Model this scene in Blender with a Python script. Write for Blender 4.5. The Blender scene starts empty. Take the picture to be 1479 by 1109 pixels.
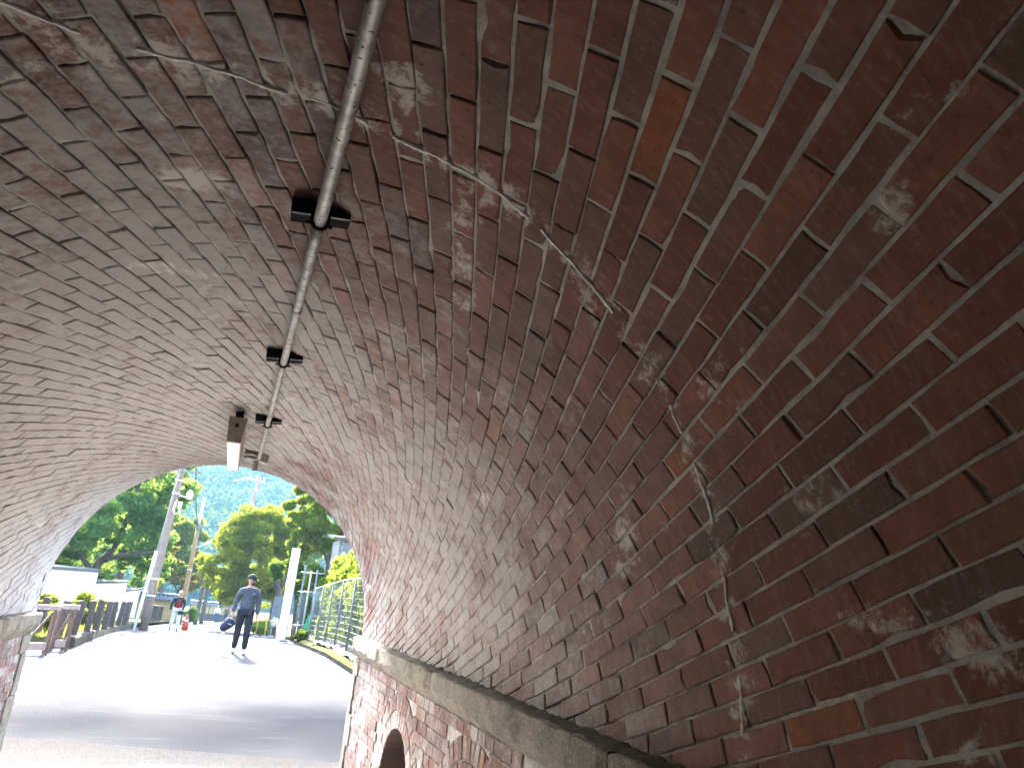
import bpy, math, random
import numpy as np
from mathutils import Vector, Matrix, noise

random.seed(7)
rng = np.random.default_rng(7)
scene = bpy.context.scene
col = scene.collection
PI = math.pi

# ------------------------------------------------------------------ camera, sky, sun, exposure
R = 1.40                       # radius of the vault
CAM = Vector((0.106, 0.0, 1.568))
REAR = 10.5                    # the near mouth lies this far behind the camera
ZC = 1.243                     # height of the vault's centre line
cam_data = bpy.data.cameras.new('camera')
cam_data.sensor_fit = 'HORIZONTAL'
cam_data.sensor_width = 36.0
cam_data.lens = 36.0 * 1052.1 / 1479.0
cam_data.clip_start = 0.02
cam_data.clip_end = 3000.0
cam = bpy.data.objects.new('camera', cam_data)
col.objects.link(cam)
c_r = Vector((0.93145478, -0.35260046, 0.08980483))
c_u = Vector((-0.1843362, -0.24449652, 0.95196723))
c_f = Vector((0.31370712, 0.90326871, 0.29273448))
cam.matrix_world = Matrix(((c_r.x, c_u.x, -c_f.x, CAM.x), (c_r.y, c_u.y, -c_f.y, CAM.y),
                           (c_r.z, c_u.z, -c_f.z, CAM.z), (0, 0, 0, 1)))
scene.camera = cam

SUN_ELEV, SUN_AZ = math.radians(31), math.radians(-5)     # azimuth from +Y (down the street) towards +X
world = bpy.data.worlds.new('World')
scene.world = world
world.use_nodes = True
wn = world.node_tree.nodes
wn.clear()
sky = wn.new('ShaderNodeTexSky')
sky.sky_type = 'NISHITA'
sky.sun_disc = False
sky.sun_elevation = SUN_ELEV
sky.sun_rotation = SUN_AZ
sky.air_density = 1.0
sky.dust_density = 2.0
bg = wn.new('ShaderNodeBackground')
bg.inputs[1].default_value = 0.15
wo = wn.new('ShaderNodeOutputWorld')
world.node_tree.links.new(sky.outputs[0], bg.inputs[0])
world.node_tree.links.new(bg.outputs[0], wo.inputs[0])

sd = bpy.data.lights.new('sun', 'SUN')
sd.energy = 4.5
sd.angle = math.radians(8)
sd.color = (1.0, 0.965, 0.92)
sun = bpy.data.objects.new('sun', sd)
col.objects.link(sun)
sdir = Vector((math.sin(SUN_AZ) * math.cos(SUN_ELEV), math.cos(SUN_AZ) * math.cos(SUN_ELEV), math.sin(SUN_ELEV)))
sun.rotation_euler = sdir.to_track_quat('Z', 'Y').to_euler()

scene.view_settings.view_transform = 'Standard'
scene.view_settings.look = 'None'
scene.view_settings.gamma = 1.0
scene.view_settings.use_curve_mapping = False
scene.view_settings.exposure = 4.32
scene.cycles.max_bounces = 8
scene.cycles.diffuse_bounces = 7
scene.cycles.glossy_bounces = 2
scene.cycles.transmission_bounces = 2
scene.cycles.transparent_max_bounces = 6
scene.cycles.caustics_reflective = False
scene.cycles.caustics_refractive = False


# ------------------------------------------------------------------ helpers
def tag(o, label=None, cat=None, group=None, kind=None):
    if label: o['label'] = label
    if cat: o['category'] = cat
    if group: o['group'] = group
    if kind: o['kind'] = kind
    return o


def link(name, me, mat=None, parent=None):
    o = bpy.data.objects.new(name, me)
    col.objects.link(o)
    if mat is not None and me is not None and len(me.materials) == 0:
        me.materials.append(mat)
    if parent is not None:
        o.parent = parent
    return o


def empty(name, loc=(0, 0, 0), rz=0.0):
    o = bpy.data.objects.new(name, None)
    o.empty_display_size = 0.1
    col.objects.link(o)
    o.location = loc
    o.rotation_euler = (0, 0, rz)
    return o


class MB:
    """collects polygons, then becomes one mesh"""
    def __init__(s):
        s.v, s.f = [], []

    def add(s, vs, fs):
        b = len(s.v)
        s.v.extend([tuple(p) for p in vs])
        s.f.extend([tuple(i + b for i in q) for q in fs])
        return s

    def box(s, c, size, rot=None, jit=0.0):
        hx, hy, hz = size[0] / 2, size[1] / 2, size[2] / 2
        vs = [Vector((x * hx, y * hy, z * hz)) for x in (-1, 1) for y in (-1, 1) for z in (-1, 1)]
        if rot is not None:
            vs = [rot @ p for p in vs]
        c = Vector(c)
        vs = [p + c + Vector((random.uniform(-jit, jit), random.uniform(-jit, jit), random.uniform(-jit, jit))) for p in vs]
        return s.add(vs, [(0, 1, 3, 2), (4, 6, 7, 5), (0, 4, 5, 1), (2, 3, 7, 6), (0, 2, 6, 4), (1, 5, 7, 3)])

    def bar(s, a, b, w, h, up=(0, 0, 1)):
        a, b = Vector(a), Vector(b)
        d = (b - a).normalized()
        u = Vector(up)
        x = d.cross(u)
        if x.length < 1e-4:
            x = d.cross(Vector((1, 0, 0)))
        x.normalize()
        z = x.cross(d).normalized()
        vs = []
        for p in (a, b):
            for sx, sz in ((-1, -1), (1, -1), (1, 1), (-1, 1)):
                vs.append(p + x * sx * w / 2 + z * sz * h / 2)
        return s.add(vs, [(0, 1, 2, 3), (4, 7, 6, 5), (0, 4, 5, 1), (1, 5, 6, 2), (2, 6, 7, 3), (3, 7, 4, 0)])

    def tube(s, pts, rad, n=10, caps=True):
        pts = [Vector(p) for p in pts]
        if not hasattr(rad, '__len__'):
            rad = [rad] * len(pts)
        rings = []
        ref = None
        for i, p in enumerate(pts):
            d = (pts[min(i + 1, len(pts) - 1)] - pts[max(i - 1, 0)]).normalized()
            if ref is None:
                ref = d.orthogonal().normalized()
            ref = (ref - d * ref.dot(d)).normalized()
            y = d.cross(ref)
            rings.append([p + (ref * math.cos(2 * PI * k / n) + y * math.sin(2 * PI * k / n)) * rad[i] for k in range(n)])
        vs = [q for r_ in rings for q in r_]
        fs = []
        for i in range(len(pts) - 1):
            for k in range(n):
                a, b = i * n + k, i * n + (k + 1) % n
                fs.append((a, b, b + n, a + n))
        if caps:
            fs.append(tuple(range(n - 1, -1, -1)))
            fs.append(tuple((len(pts) - 1) * n + k for k in range(n)))
        return s.add(vs, fs)

    def mesh(s, name, smooth=False):
        me = bpy.data.meshes.new(name)
        me.from_pydata(s.v, [], s.f)
        if smooth:
            me.polygons.foreach_set('use_smooth', [True] * len(me.polygons))
        me.update()
        return me

    def build(s, name, mat=None, parent=None, smooth=False):
        return link(name, s.mesh(name, smooth), mat, parent)


def fast_mesh(name, V, F4):
    """V (n,3), F4 (m,4) numpy"""
    me = bpy.data.meshes.new(name)
    me.vertices.add(len(V))
    me.vertices.foreach_set('co', np.asarray(V, np.float32).ravel())
    m = len(F4)
    k = F4.shape[1]
    me.loops.add(m * k)
    me.loops.foreach_set('vertex_index', np.asarray(F4, np.int32).ravel())
    me.polygons.add(m)
    me.polygons.foreach_set('loop_start', np.arange(0, m * k, k, dtype=np.int32))
    me.update(calc_edges=True)
    return me


def set_attr(me, name, data, typ):
    a = me.attributes.new(name, typ, 'POINT')
    if typ == 'FLOAT_COLOR':
        a.data.foreach_set('color', np.asarray(data, np.float32).ravel())
    else:
        a.data.foreach_set('value', np.asarray(data, np.float32).ravel())


# ------------------------------------------------------------------ materials
class NT:
    def __init__(s, name):
        s.m = bpy.data.materials.new(name)
        s.m.use_nodes = True
        s.t = s.m.node_tree
        s.t.nodes.clear()
        s.out = s.n('ShaderNodeOutputMaterial')

    def n(s, typ, **kw):
        x = s.t.nodes.new(typ)
        for k, v in kw.items():
            setattr(x, k, v)
        return x

    def l(s, a, b):
        s.t.links.new(a, b)

    def val(s, sock, v):
        if hasattr(v, 'is_linked') or hasattr(v, 'links'):
            s.l(v, sock)
        else:
            sock.default_value = v

    def noise(s, vec, scale, detail=4, rough=0.55, dist=0.0):
        x = s.n('ShaderNodeTexNoise')
        x.inputs['Scale'].default_value = scale
        x.inputs['Detail'].default_value = detail
        x.inputs['Roughness'].default_value = rough
        x.inputs['Distortion'].default_value = dist
        s.l(vec, x.inputs['Vector'])
        return x.outputs['Fac']

    def ramp(s, fac, a, b, lo=0.0, hi=1.0):
        x = s.n('ShaderNodeMapRange')
        x.interpolation_type = 'SMOOTHSTEP'
        s.l(fac, x.inputs[0])
        s.val(x.inputs[1], a); s.val(x.inputs[2], b); s.val(x.inputs[3], lo); s.val(x.inputs[4], hi)
        return x.outputs[0]

    def math(s, op, a, b=0.0, clamp=False):
        x = s.n('ShaderNodeMath', operation=op, use_clamp=clamp)
        s.val(x.inputs[0], a); s.val(x.inputs[1], b)
        return x.outputs[0]

    def mix(s, fac, a, b, blend='MIX'):
        x = s.n('ShaderNodeMix', data_type='RGBA', blend_type=blend)
        s.val(x.inputs[0], fac)
        for sock, v in ((x.inputs[6], a), (x.inputs[7], b)):
            if isinstance(v, tuple):
                sock.default_value = (v[0], v[1], v[2], 1)
            else:
                s.l(v, sock)
        return x.outputs[2]

    def bsdf(s, color, rough=0.8, bump=None, strength=0.3, dist=0.01, spec=0.3, metal=0.0):
        b = s.n('ShaderNodeBsdfPrincipled')
        if isinstance(color, tuple):
            b.inputs['Base Color'].default_value = (*color[:3], 1)
        else:
            s.l(color, b.inputs['Base Color'])
        s.val(b.inputs['Roughness'], rough)
        b.inputs['Specular IOR Level'].default_value = spec
        b.inputs['Metallic'].default_value = metal
        if bump is not None:
            bn = s.n('ShaderNodeBump')
            bn.inputs['Strength'].default_value = strength
            bn.inputs['Distance'].default_value = dist
            s.l(bump, bn.inputs['Height'])
            s.l(bn.outputs[0], b.inputs['Normal'])
        s.l(b.outputs[0], s.out.inputs[0])
        return b


def mat_plain(name, c1, c2=None, scale=8.0, rough=0.8, bump=0.2, bdist=0.005, spec=0.3, metal=0.0, detail=5, obj=False, speck=None):
    t = NT(name)
    if obj:
        vec = t.n('ShaderNodeTexCoord').outputs['Object']
    else:
        vec = t.n('ShaderNodeNewGeometry').outputs['Position']
    nz = t.noise(vec, scale, detail)
    c2 = c2 or tuple(x * 0.75 for x in c1)
    c = t.mix(t.ramp(nz, 0.3, 0.7), c1, c2)
    if speck:
        s_ = t.noise(vec, speck[0], 2)
        c = t.mix(t.ramp(s_, speck[1], speck[1] + 0.06), c, speck[2])
    t.bsdf(c, rough, nz, bump, bdist, spec, metal)
    return t.m


def mat_brick():
    t = NT('brick')
    pos = t.n('ShaderNodeNewGeometry').outputs['Position']
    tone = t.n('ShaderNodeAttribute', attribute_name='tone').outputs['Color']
    bloom_fill = t.n('ShaderNodeAttribute', attribute_name='bloom_fill').outputs['Fac']
    salt = t.n('ShaderNodeAttribute', attribute_name='salt').outputs['Fac']
    n1 = t.noise(pos, 9, 3, 0.6, 0.3)
    n2 = t.noise(pos, 60, 4, 0.7)
    n3 = t.noise(pos, 2.3, 3, 0.6, 0.4)
    n4 = t.noise(pos, 26, 6, 0.75, 0.35)
    mps = t.n('ShaderNodeMapping')
    t.l(pos, mps.inputs[0])
    mps.inputs['Scale'].default_value = (14, 60, 14)
    n6 = t.noise(mps.outputs[0], 1.0, 4, 0.7, 0.2)
    # colour grain of the clay
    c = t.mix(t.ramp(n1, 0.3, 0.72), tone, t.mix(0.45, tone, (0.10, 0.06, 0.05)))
    c = t.mix(t.ramp(n2, 0.54, 0.72, 0, 0.45), c, (0.34, 0.235, 0.19))
    c = t.mix(t.ramp(n2, 0.42, 0.30, 0, 0.65), c, (0.05, 0.034, 0.03))
    c = t.mix(t.ramp(n6, 0.50, 0.68, 0, 0.20), c, (0.32, 0.285, 0.27))
    c = t.mix(t.ramp(n6, 0.44, 0.30, 0, 0.25), c, (0.06, 0.042, 0.038))
    # thin grey lime film, its amount partly painted light
    bl = t.math('ADD', t.math('MULTIPLY', n4, 0.55), t.math('MULTIPLY', n3, 0.55))
    thr = t.ramp(bloom_fill, 0.0, 1.0, 0.80, 0.40)
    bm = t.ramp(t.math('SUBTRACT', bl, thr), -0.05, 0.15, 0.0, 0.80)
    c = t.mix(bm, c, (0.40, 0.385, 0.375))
    # soot and damp
    so = t.ramp(n3, 0.58, 0.74, 0.0, 0.5)
    c = t.mix(t.math('MULTIPLY', so, t.ramp(n1, 0.4, 0.6)), c, (0.10, 0.09, 0.085))
    # white salt crust
    sl = t.ramp(t.math('ADD', t.math('MULTIPLY', salt, 0.85), t.math('MULTIPLY', n4, 0.95)), 0.86, 1.08, 0.0, 0.88)
    c = t.mix(sl, c, (0.58, 0.55, 0.51))
    h = t.math('ADD', t.math('MULTIPLY', n1, 0.8), t.math('ADD', t.math('MULTIPLY', n2, 0.6), t.math('MULTIPLY', n6, 0.4)))
    t.bsdf(c, t.ramp(n2, 0.3, 0.7, 0.72, 0.95), h, 0.6, 0.005, 0.12)
    return t.m


def mat_mortar():
    t = NT('mortar')
    pos = t.n('ShaderNodeNewGeometry').outputs['Position']
    salt = t.n('ShaderNodeAttribute', attribute_name='salt').outputs['Fac']
    n1 = t.noise(pos, 14, 4, 0.65)
    n2 = t.noise(pos, 120, 2, 0.6)
    c = t.mix(t.ramp(n1, 0.3, 0.7), (0.47, 0.45, 0.41), (0.27, 0.255, 0.23))
    sl = t.ramp(t.math('ADD', t.math('MULTIPLY', salt, 0.8), t.math('MULTIPLY', n1, 0.9)), 0.85, 1.1, 0.0, 0.85)
    c = t.mix(sl, c, (0.5, 0.48, 0.44))
    c = t.mix(t.ramp(n2, 0.60, 0.68, 0.0, 0.35), c, (0.62, 0.60, 0.56))
    t.bsdf(c, 0.92, t.math('ADD', n1, t.math('MULTIPLY', n2, 0.6)), 0.8, 0.006, 0.15)
    return t.m


def mat_stone(name='granite', c1=(0.25, 0.225, 0.18), c2=(0.16, 0.14, 0.11), spec=0.2, fleck=(0.48, 0.45, 0.39)):
    t = NT(name)
    pos = t.n('ShaderNodeNewGeometry').outputs['Position']
    n1 = t.noise(pos, 6, 6, 0.6)
    n2 = t.noise(pos, 85, 4, 0.7)
    n3 = t.noise(pos, 40, 5, 0.75)
    c = t.mix(t.ramp(n1, 0.3, 0.7), c1, c2)
    c = t.mix(t.ramp(n2, 0.54, 0.66, 0, 0.8), c, (0.06, 0.05, 0.04))
    c = t.mix(t.ramp(n2, 0.42, 0.34, 0, 0.6), c, fleck)
    c = t.mix(t.ramp(t.noise(pos, 4.5, 5, 0.7, 0.5), 0.50, 0.68, 0, 0.75), c, (0.075, 0.06, 0.042))
    t.bsdf(c, 0.9, t.math('ADD', n3, t.math('MULTIPLY', n2, 0.7)), 1.0, 0.012, spec)
    return t.m


def mat_leaf(name, trans=0.62):
    t = NT(name)
    c = t.n('ShaderNodeAttribute', attribute_name='tone').outputs['Color']
    d = t.n('ShaderNodeBsdfDiffuse')
    tr = t.n('ShaderNodeBsdfTranslucent')
    g = t.n('ShaderNodeBsdfGlossy')
    g.inputs['Roughness'].default_value = 0.45
    t.l(c, d.inputs[0])
    t.l(t.mix(0.5, c, (0.24, 0.28, 0.02)), tr.inputs[0])
    a = t.n('ShaderNodeMixShader')
    a.inputs[0].default_value = trans
    t.l(d.outputs[0], a.inputs[1]); t.l(tr.outputs[0], a.inputs[2])
    b = t.n('ShaderNodeMixShader')
    b.inputs[0].default_value = 0.0
    t.l(a.outputs[0], b.inputs[1]); t.l(g.outputs[0], b.inputs[2])
    t.l(b.outputs[0], t.out.inputs[0])
    return t.m


M = dict(
    brick=mat_brick(), mortar=mat_mortar(), granite=mat_stone(),
    crust=mat_plain('lime_crust', (0.80, 0.79, 0.76), (0.60, 0.58, 0.54), 40, 0.95, 0.8, 0.004),
    soil=mat_plain('dark_soil', (0.028, 0.027, 0.022), (0.06, 0.055, 0.04), 30, 0.98, 0.9, 0.01),
    zinc=mat_plain('galvanised_pipe', (0.44, 0.43, 0.41), (0.24, 0.225, 0.205), 26, 0.5, 0.25, 0.002, 0.5, 0.35, speck=(60, 0.62, (0.05, 0.04, 0.035))),
    black=mat_plain('black_steel', (0.012, 0.012, 0.013), (0.02, 0.019, 0.018), 30, 0.8, 0.1, 0.002, 0.05),
    edge=mat_plain('bright_steel', (0.55, 0.55, 0.55), (0.4, 0.4, 0.4), 30, 0.35, 0.1, 0.002, 0.5, 0.6),
    lamp_white=mat_plain('lamp_cover', (0.80, 0.80, 0.79), (0.68, 0.68, 0.66), 22, 0.4, 0.1, 0.002, 0.5, speck=(40, 0.68, (0.10, 0.09, 0.08))),
    lamp_metal=mat_plain('lamp_housing', (0.24, 0.21, 0.18), (0.15, 0.13, 0.11), 18, 0.6, 0.2, 0.002),
    cream=mat_plain('cream_side', (0.45, 0.40, 0.26), (0.3, 0.26, 0.17), 14, 0.6, 0.1, 0.002),
    asphalt=None, floor=None,
)


def mat_asphalt():
    t = NT('asphalt')
    pos = t.n('ShaderNodeNewGeometry').outputs['Position']
    n1 = t.noise(pos, 70, 3, 0.6)
    n2 = t.noise(pos, 0.55, 5, 0.6, 0.5)
    mp = t.n('ShaderNodeMapping')
    t.l(pos, mp.inputs[0])
    mp.inputs['Scale'].default_value = (0.55, 2.2, 1)
    n3 = t.noise(mp.outputs[0], 1.1, 6, 0.65, 0.4)
    sep = t.n('ShaderNodeSeparateXYZ')
    t.l(pos, sep.inputs[0])
    far = t.ramp(t.math('ADD', sep.outputs[1], t.math('MULTIPLY', n3, 5.0)), 11.0, 18.0)   # worn, bleached old surface beyond the newer patch, whose colour also holds painted shade
    c = t.mix(t.ramp(n1, 0.35, 0.7), (0.010, 0.012, 0.0155), (0.054, 0.058, 0.064))
    old = t.mix(t.ramp(n1, 0.3, 0.7), (0.028, 0.028, 0.030), (0.085, 0.085, 0.087))
    c = t.mix(far, c, old)
    c = t.mix(t.ramp(n3, 0.58, 0.72, 0, 0.5), c, (0.085, 0.085, 0.085))
    rough = t.ramp(n2, 0.3, 0.7, 0.75, 0.9)
    t.bsdf(c, rough, n1, 0.5, 0.006, 0.03)
    return t.m


def mat_floor():
    t = NT('aggregate_paving')
    pos = t.n('ShaderNodeNewGeometry').outputs['Position']
    v = t.n('ShaderNodeTexVoronoi')
    v.inputs['Scale'].default_value = 75
    t.l(pos, v.inputs['Vector'])
    c = t.mix(t.ramp(v.outputs['Distance'], 0.1, 0.6), (0.45, 0.44, 0.425), (0.23, 0.222, 0.212))
    hs = t.n('ShaderNodeHueSaturation')
    hs.inputs['Saturation'].default_value = 0.25
    hs.inputs['Value'].default_value = 0.45
    t.l(v.outputs['Color'], hs.inputs['Color'])
    c = t.mix(0.35, c, hs.outputs[0])
    n = t.noise(pos, 4, 5)
    c = t.mix(t.ramp(n, 0.55, 0.78, 0, 0.5), c, (0.16, 0.14, 0.12))
    sep = t.n('ShaderNodeSeparateXYZ')
    t.l(pos, sep.inputs[0])
    out = t.ramp(t.math('ADD', sep.outputs[1], t.math('MULTIPLY', n, 0.6)), 7.3, 7.9)      # apron in the open, painted darker to hold back the sun
    apron_dim = t.mix(t.ramp(v.outputs['Distance'], 0.1, 0.6), (0.080, 0.069, 0.060), (0.018, 0.016, 0.014))
    c = t.mix(t.math('MULTIPLY', out, 0.9), c, apron_dim)
    t.bsdf(c, 0.9, v.outputs['Distance'], 0.7, 0.006, 0.03)
    return t.m


M['asphalt'] = mat_asphalt()
M['floor'] = mat_floor()
M['leaf'] = mat_leaf('leaf')
M['bark'] = mat_plain('bark', (0.085, 0.065, 0.048), (0.045, 0.035, 0.027), 14, 0.95, 0.9, 0.03)
M['earth'] = mat_plain('earth', (0.11, 0.085, 0.055), (0.055, 0.06, 0.025), 3.5, 0.97, 0.6, 0.03, spec=0.02)
M['grass_ground'] = mat_plain('grassy_soil', (0.045, 0.058, 0.014), (0.07, 0.06, 0.028), 5, 0.97, 0.7, 0.02, spec=0.02)
M['kerb'] = mat_stone('kerb_stone', (0.085, 0.078, 0.06), (0.05, 0.045, 0.032), 0.03, (0.13, 0.12, 0.10))
M['moss'] = mat_plain('moss', (0.040, 0.036, 0.003), (0.024, 0.025, 0.004), 18, 0.98, 1.0, 0.02, spec=0.02)
M['wood_dark'] = mat_plain('weathered_dark_timber', (0.085, 0.066, 0.056), (0.048, 0.037, 0.031), 20, 0.9, 0.6, 0.006)
M['wood_brown'] = mat_plain('brown_timber', (0.145, 0.10, 0.07), (0.095, 0.065, 0.045), 16, 0.8, 0.4, 0.004)
M['board_pale'] = mat_plain('pale_board', (0.34, 0.29, 0.25), (0.24, 0.2, 0.17), 16, 0.8, 0.3, 0.004)
M['plaster'] = mat_plain('white_plaster', (0.74, 0.72, 0.68), (0.66, 0.64, 0.6), 3, 0.9, 0.1, 0.004)
M['coping'] = mat_plain('grey_coping', (0.10, 0.098, 0.096), (0.07, 0.068, 0.066), 8, 0.9, 0.3, 0.005, 0.03)
M['tile'] = mat_plain('dark_roof_tile', (0.05, 0.055, 0.062), (0.08, 0.085, 0.09), 9, 0.5, 0.2, 0.004, 0.5)
M['ochre'] = mat_plain('ochre_plaster', (0.33, 0.22, 0.10), (0.27, 0.18, 0.08), 2, 0.9, 0.1, 0.004)
M['pole'] = mat_plain('brown_concrete_pole', (0.20, 0.14, 0.108), (0.15, 0.105, 0.085), 6, 0.75, 0.2, 0.004)
M['pole_tan'] = mat_plain('tan_pole', (0.25, 0.135, 0.05), (0.19, 0.105, 0.042), 6, 0.75, 0.2, 0.004)
M['pole_pale'] = mat_plain('pale_grey_pole', (0.36, 0.34, 0.32), (0.28, 0.265, 0.25), 6, 0.7, 0.15, 0.004)
M['pole_pink'] = mat_plain('pinkish_pole', (0.22, 0.11, 0.095), (0.17, 0.085, 0.075), 6, 0.7, 0.15, 0.004)
M['cable'] = mat_plain('black_cable', (0.03, 0.032, 0.035), None, 20, 0.6, 0.1)
M['white_paint'] = mat_plain('white_paint', (0.62, 0.63, 0.63), (0.54, 0.55, 0.55), 2.5, 0.5, 0.1, 0.003, 0.4)
M['yellow'] = mat_plain('yellow_plastic', (0.48, 0.27, 0.02), (0.38, 0.2, 0.015), 12, 0.5, 0.1)
M['green'] = mat_plain('green_plastic', (0.012, 0.16, 0.055), (0.01, 0.11, 0.04), 6, 0.5, 0.2)
M['grey_metal'] = mat_plain('grey_metal', (0.13, 0.135, 0.14), (0.09, 0.095, 0.10), 8, 0.5, 0.2, 0.003, 0.5, 0.3)
M['dark_panel'] = mat_plain('dark_grey_panel', (0.05, 0.052, 0.055), (0.075, 0.075, 0.075), 7, 0.6, 0.2)
M['sheet'] = mat_plain('black_plastic_sheet', (0.022, 0.024, 0.027), (0.035, 0.037, 0.04), 9, 0.85, 0.4, 0.01, 0.02)
M['rust'] = mat_plain('rusty_steel', (0.12, 0.05, 0.025), (0.07, 0.035, 0.02), 22, 0.85, 0.4)
M['orange'] = mat_plain('red_orange_plastic', (0.36, 0.045, 0.02), (0.28, 0.035, 0.018), 12, 0.5, 0.1)
M['skin'] = mat_plain('skin', (0.36, 0.20, 0.145), (0.32, 0.17, 0.12), 14, 0.55, 0.1)
M['beard'] = mat_plain('beard', (0.06, 0.035, 0.022), (0.04, 0.024, 0.016), 60, 0.9, 0.6)
M['hair'] = mat_plain('dark_hair', (0.03, 0.024, 0.02), None, 60, 0.6, 0.5)
M['sweat'] = mat_plain('charcoal_sweatshirt', (0.062, 0.069, 0.079), (0.050, 0.056, 0.065), 9, 0.95, 0.5, 0.01, 0.1)
M['trouser'] = mat_plain('black_trousers', (0.026, 0.028, 0.033), (0.020, 0.022, 0.026), 9, 0.95, 0.5, 0.01, 0.1)
M['cap'] = mat_plain('dark_cap', (0.02, 0.027, 0.026), None, 20, 0.9, 0.3, 0.004, 0.1)
M['shoe'] = mat_plain('white_shoe', (0.60, 0.60, 0.58), (0.5, 0.5, 0.48), 20, 0.6, 0.1)
M['sole'] = mat_plain('grey_sole', (0.12, 0.12, 0.125), None, 20, 0.7, 0.1)
M['navy'] = mat_plain('navy_nylon', (0.012, 0.014, 0.042), (0.009, 0.01, 0.03), 14, 0.55, 0.4, 0.008)
M['white_cloth'] = mat_plain('white_cloth', (0.52, 0.51, 0.50), (0.44, 0.43, 0.42), 12, 0.9, 0.4, 0.008, 0.1)
M['red_cloth'] = mat_plain('red_cloth', (0.20, 0.012, 0.018), (0.15, 0.01, 0.014), 12, 0.9, 0.4, 0.008, 0.1)
M['denim'] = mat_plain('blue_denim', (0.035, 0.055, 0.11), (0.025, 0.042, 0.09), 20, 0.9, 0.3, 0.004, 0.1)
M['olive'] = mat_plain('olive_cloth', (0.07, 0.065, 0.03), (0.05, 0.048, 0.022), 16, 0.9, 0.3, 0.004, 0.1)
M['timber_base'] = mat_plain('brown_timber_base', (0.07, 0.04, 0.025), (0.05, 0.03, 0.02), 7, 0.85, 0.3)
M['shed'] = mat_plain('pale_grey_sheet', (0.13, 0.135, 0.145), (0.10, 0.105, 0.115), 4, 0.6, 0.1)
M['red_brick_face'] = mat_plain('headwall_brick', (0.20, 0.085, 0.06), (0.12, 0.07, 0.055), 7, 0.9, 0.5, 0.01)
M['niche'] = mat_plain('shade_painted_brick', (0.06, 0.035, 0.03), (0.035, 0.025, 0.022), 9, 0.95, 0.6, 0.01)  # recess shade put into the brick colour


# ------------------------------------------------------------------ ground profile and road edges
def prof(y):
    return 0.0 if y < 19.5 else -0.04 * (y - 19.5)


def lerp_tab(tab, t):
    if t <= tab[0][0]: return tab[0][1]
    for (a, b), (c, d) in zip(tab, tab[1:]):
        if t <= c:
            return b + (d - b) * (t - a) / (c - a)
    return tab[-1][1]


KL = [(8, -2.5), (17.6, -2.54), (20, -2.58), (24.5, -2.86), (30, -3.08), (36, -3.12), (60, -2.75), (80, -2.2), (120, -1.5)]
KR = [(8, 2.9), (15.5, 2.80), (19.4, 2.70), (27.5, 2.80), (41, 3.0), (60, 2.8), (90, 2.4), (120, 2.0)]


def strip(name, ys, fl, fr, zf, mat, n=8):
    V, F = [], []
    for i, y in enumerate(ys):
        a, b = fl(y), fr(y)
        for k in range(n + 1):
            x = a + (b - a) * k / n
            V.append((x, y, zf(x, y)))
    for i in range(len(ys) - 1):
        for k in range(n):
            p = i * (n + 1) + k
            F.append((p, p + 1, p + n + 2, p + n + 1))
    return link(name, fast_mesh(name, np.array(V), np.array(F)), mat)


# ground sheet to the horizon
gy = [-200, -120, -40, -12, 0, 8, 12, 16, 19.5] + list(np.arange(24, 130, 6)) + [150, 200, 300, 500, 720]
ground = strip('ground', gy, lambda y: -400, lambda y: 400, lambda x, y: (prof(min(y, 130)) - 0.05), M['earth'], 6)
tag(ground, kind='structure')

# tunnel floor: pinkish exposed-aggregate paving, ending on a slanting line past the portal
def edge_y(x): return 8.20 - 0.272 * x

fl_ys = list(np.linspace(0, 1, 10))
V, F = [], []
for i, t_ in enumerate(fl_ys):
    for k in range(9):
        x = -1.75 + 3.5 * k / 8
        V.append((x, -REAR - 0.1 + (edge_y(x) + REAR + 0.1) * t_, 0.004))
for i in range(9):
    for k in range(8):
        p = i * 9 + k
        F.append((p, p + 1, p + 10, p + 9))
tag(link('tunnel_floor', fast_mesh('tunnel_floor', np.array(V), np.array(F)), M['floor']), kind='structure')
ry = [7.62, 8, 9, 10, 11, 12, 13, 14, 15, 16, 17, 17.7, 17.72, 18.6, 19.5, 21] + list(np.arange(24, 131, 3))
V, F = [], []
for i, y in enumerate(ry):
    for k in range(9):
        xl = (-7.0 if y < 17.71 else lerp_tab(KL, y)) - 0.1
        x = xl + (lerp_tab(KR, y) + 0.1 - xl) * k / 8
        yy = max(y, edge_y(x)) if abs(x) < 1.76 else y
        if i == 0 and abs(x) < 1.76: yy = edge_y(x)
        elif i <= 2 and abs(x) < 1.76: yy = max(y, edge_y(x) + 0.02 * i)
        V.append((x, yy, prof(yy)))
for i in range(len(ry) - 1):
    for k in range(8):
        p = i * 9 + k
        F.append((p, p + 1, p + 10, p + 9))
tag(link('road', fast_mesh('road', np.array(V), np.array(F)), M['asphalt']), kind='structure')

# raised verges
vy = [7.7, 10, 13, 16, 19.5, 22, 25, 30, 36, 42, 50, 60, 80, 100, 130]
tag(strip('verge_left', [17.74, 17.75, 18.5] + [q for q in vy if q > 19], lambda y: -40, lambda y: lerp_tab(KL, y) - 0.14,
          lambda x, y: -0.02 if y < 17.745 else prof(y) + 0.17 + 0.03 * noise.noise((x * 1.3, y * 1.1, 3)) + (0.04 * (-x - 4) if x < -4 else 0) * 0.3, M['grass_ground'], 26), kind='structure')
tag(strip('verge_right', vy, lambda y: lerp_tab(KR, y) + 0.14, lambda y: 40,
          lambda x, y: prof(y) + 0.14 + 0.03 * noise.noise((x * 1.3, y * 1.1, 9)) - 0.1 * max(0, min(1, (y - 30) / 6)), M['grass_ground'], 26), kind='structure')

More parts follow.
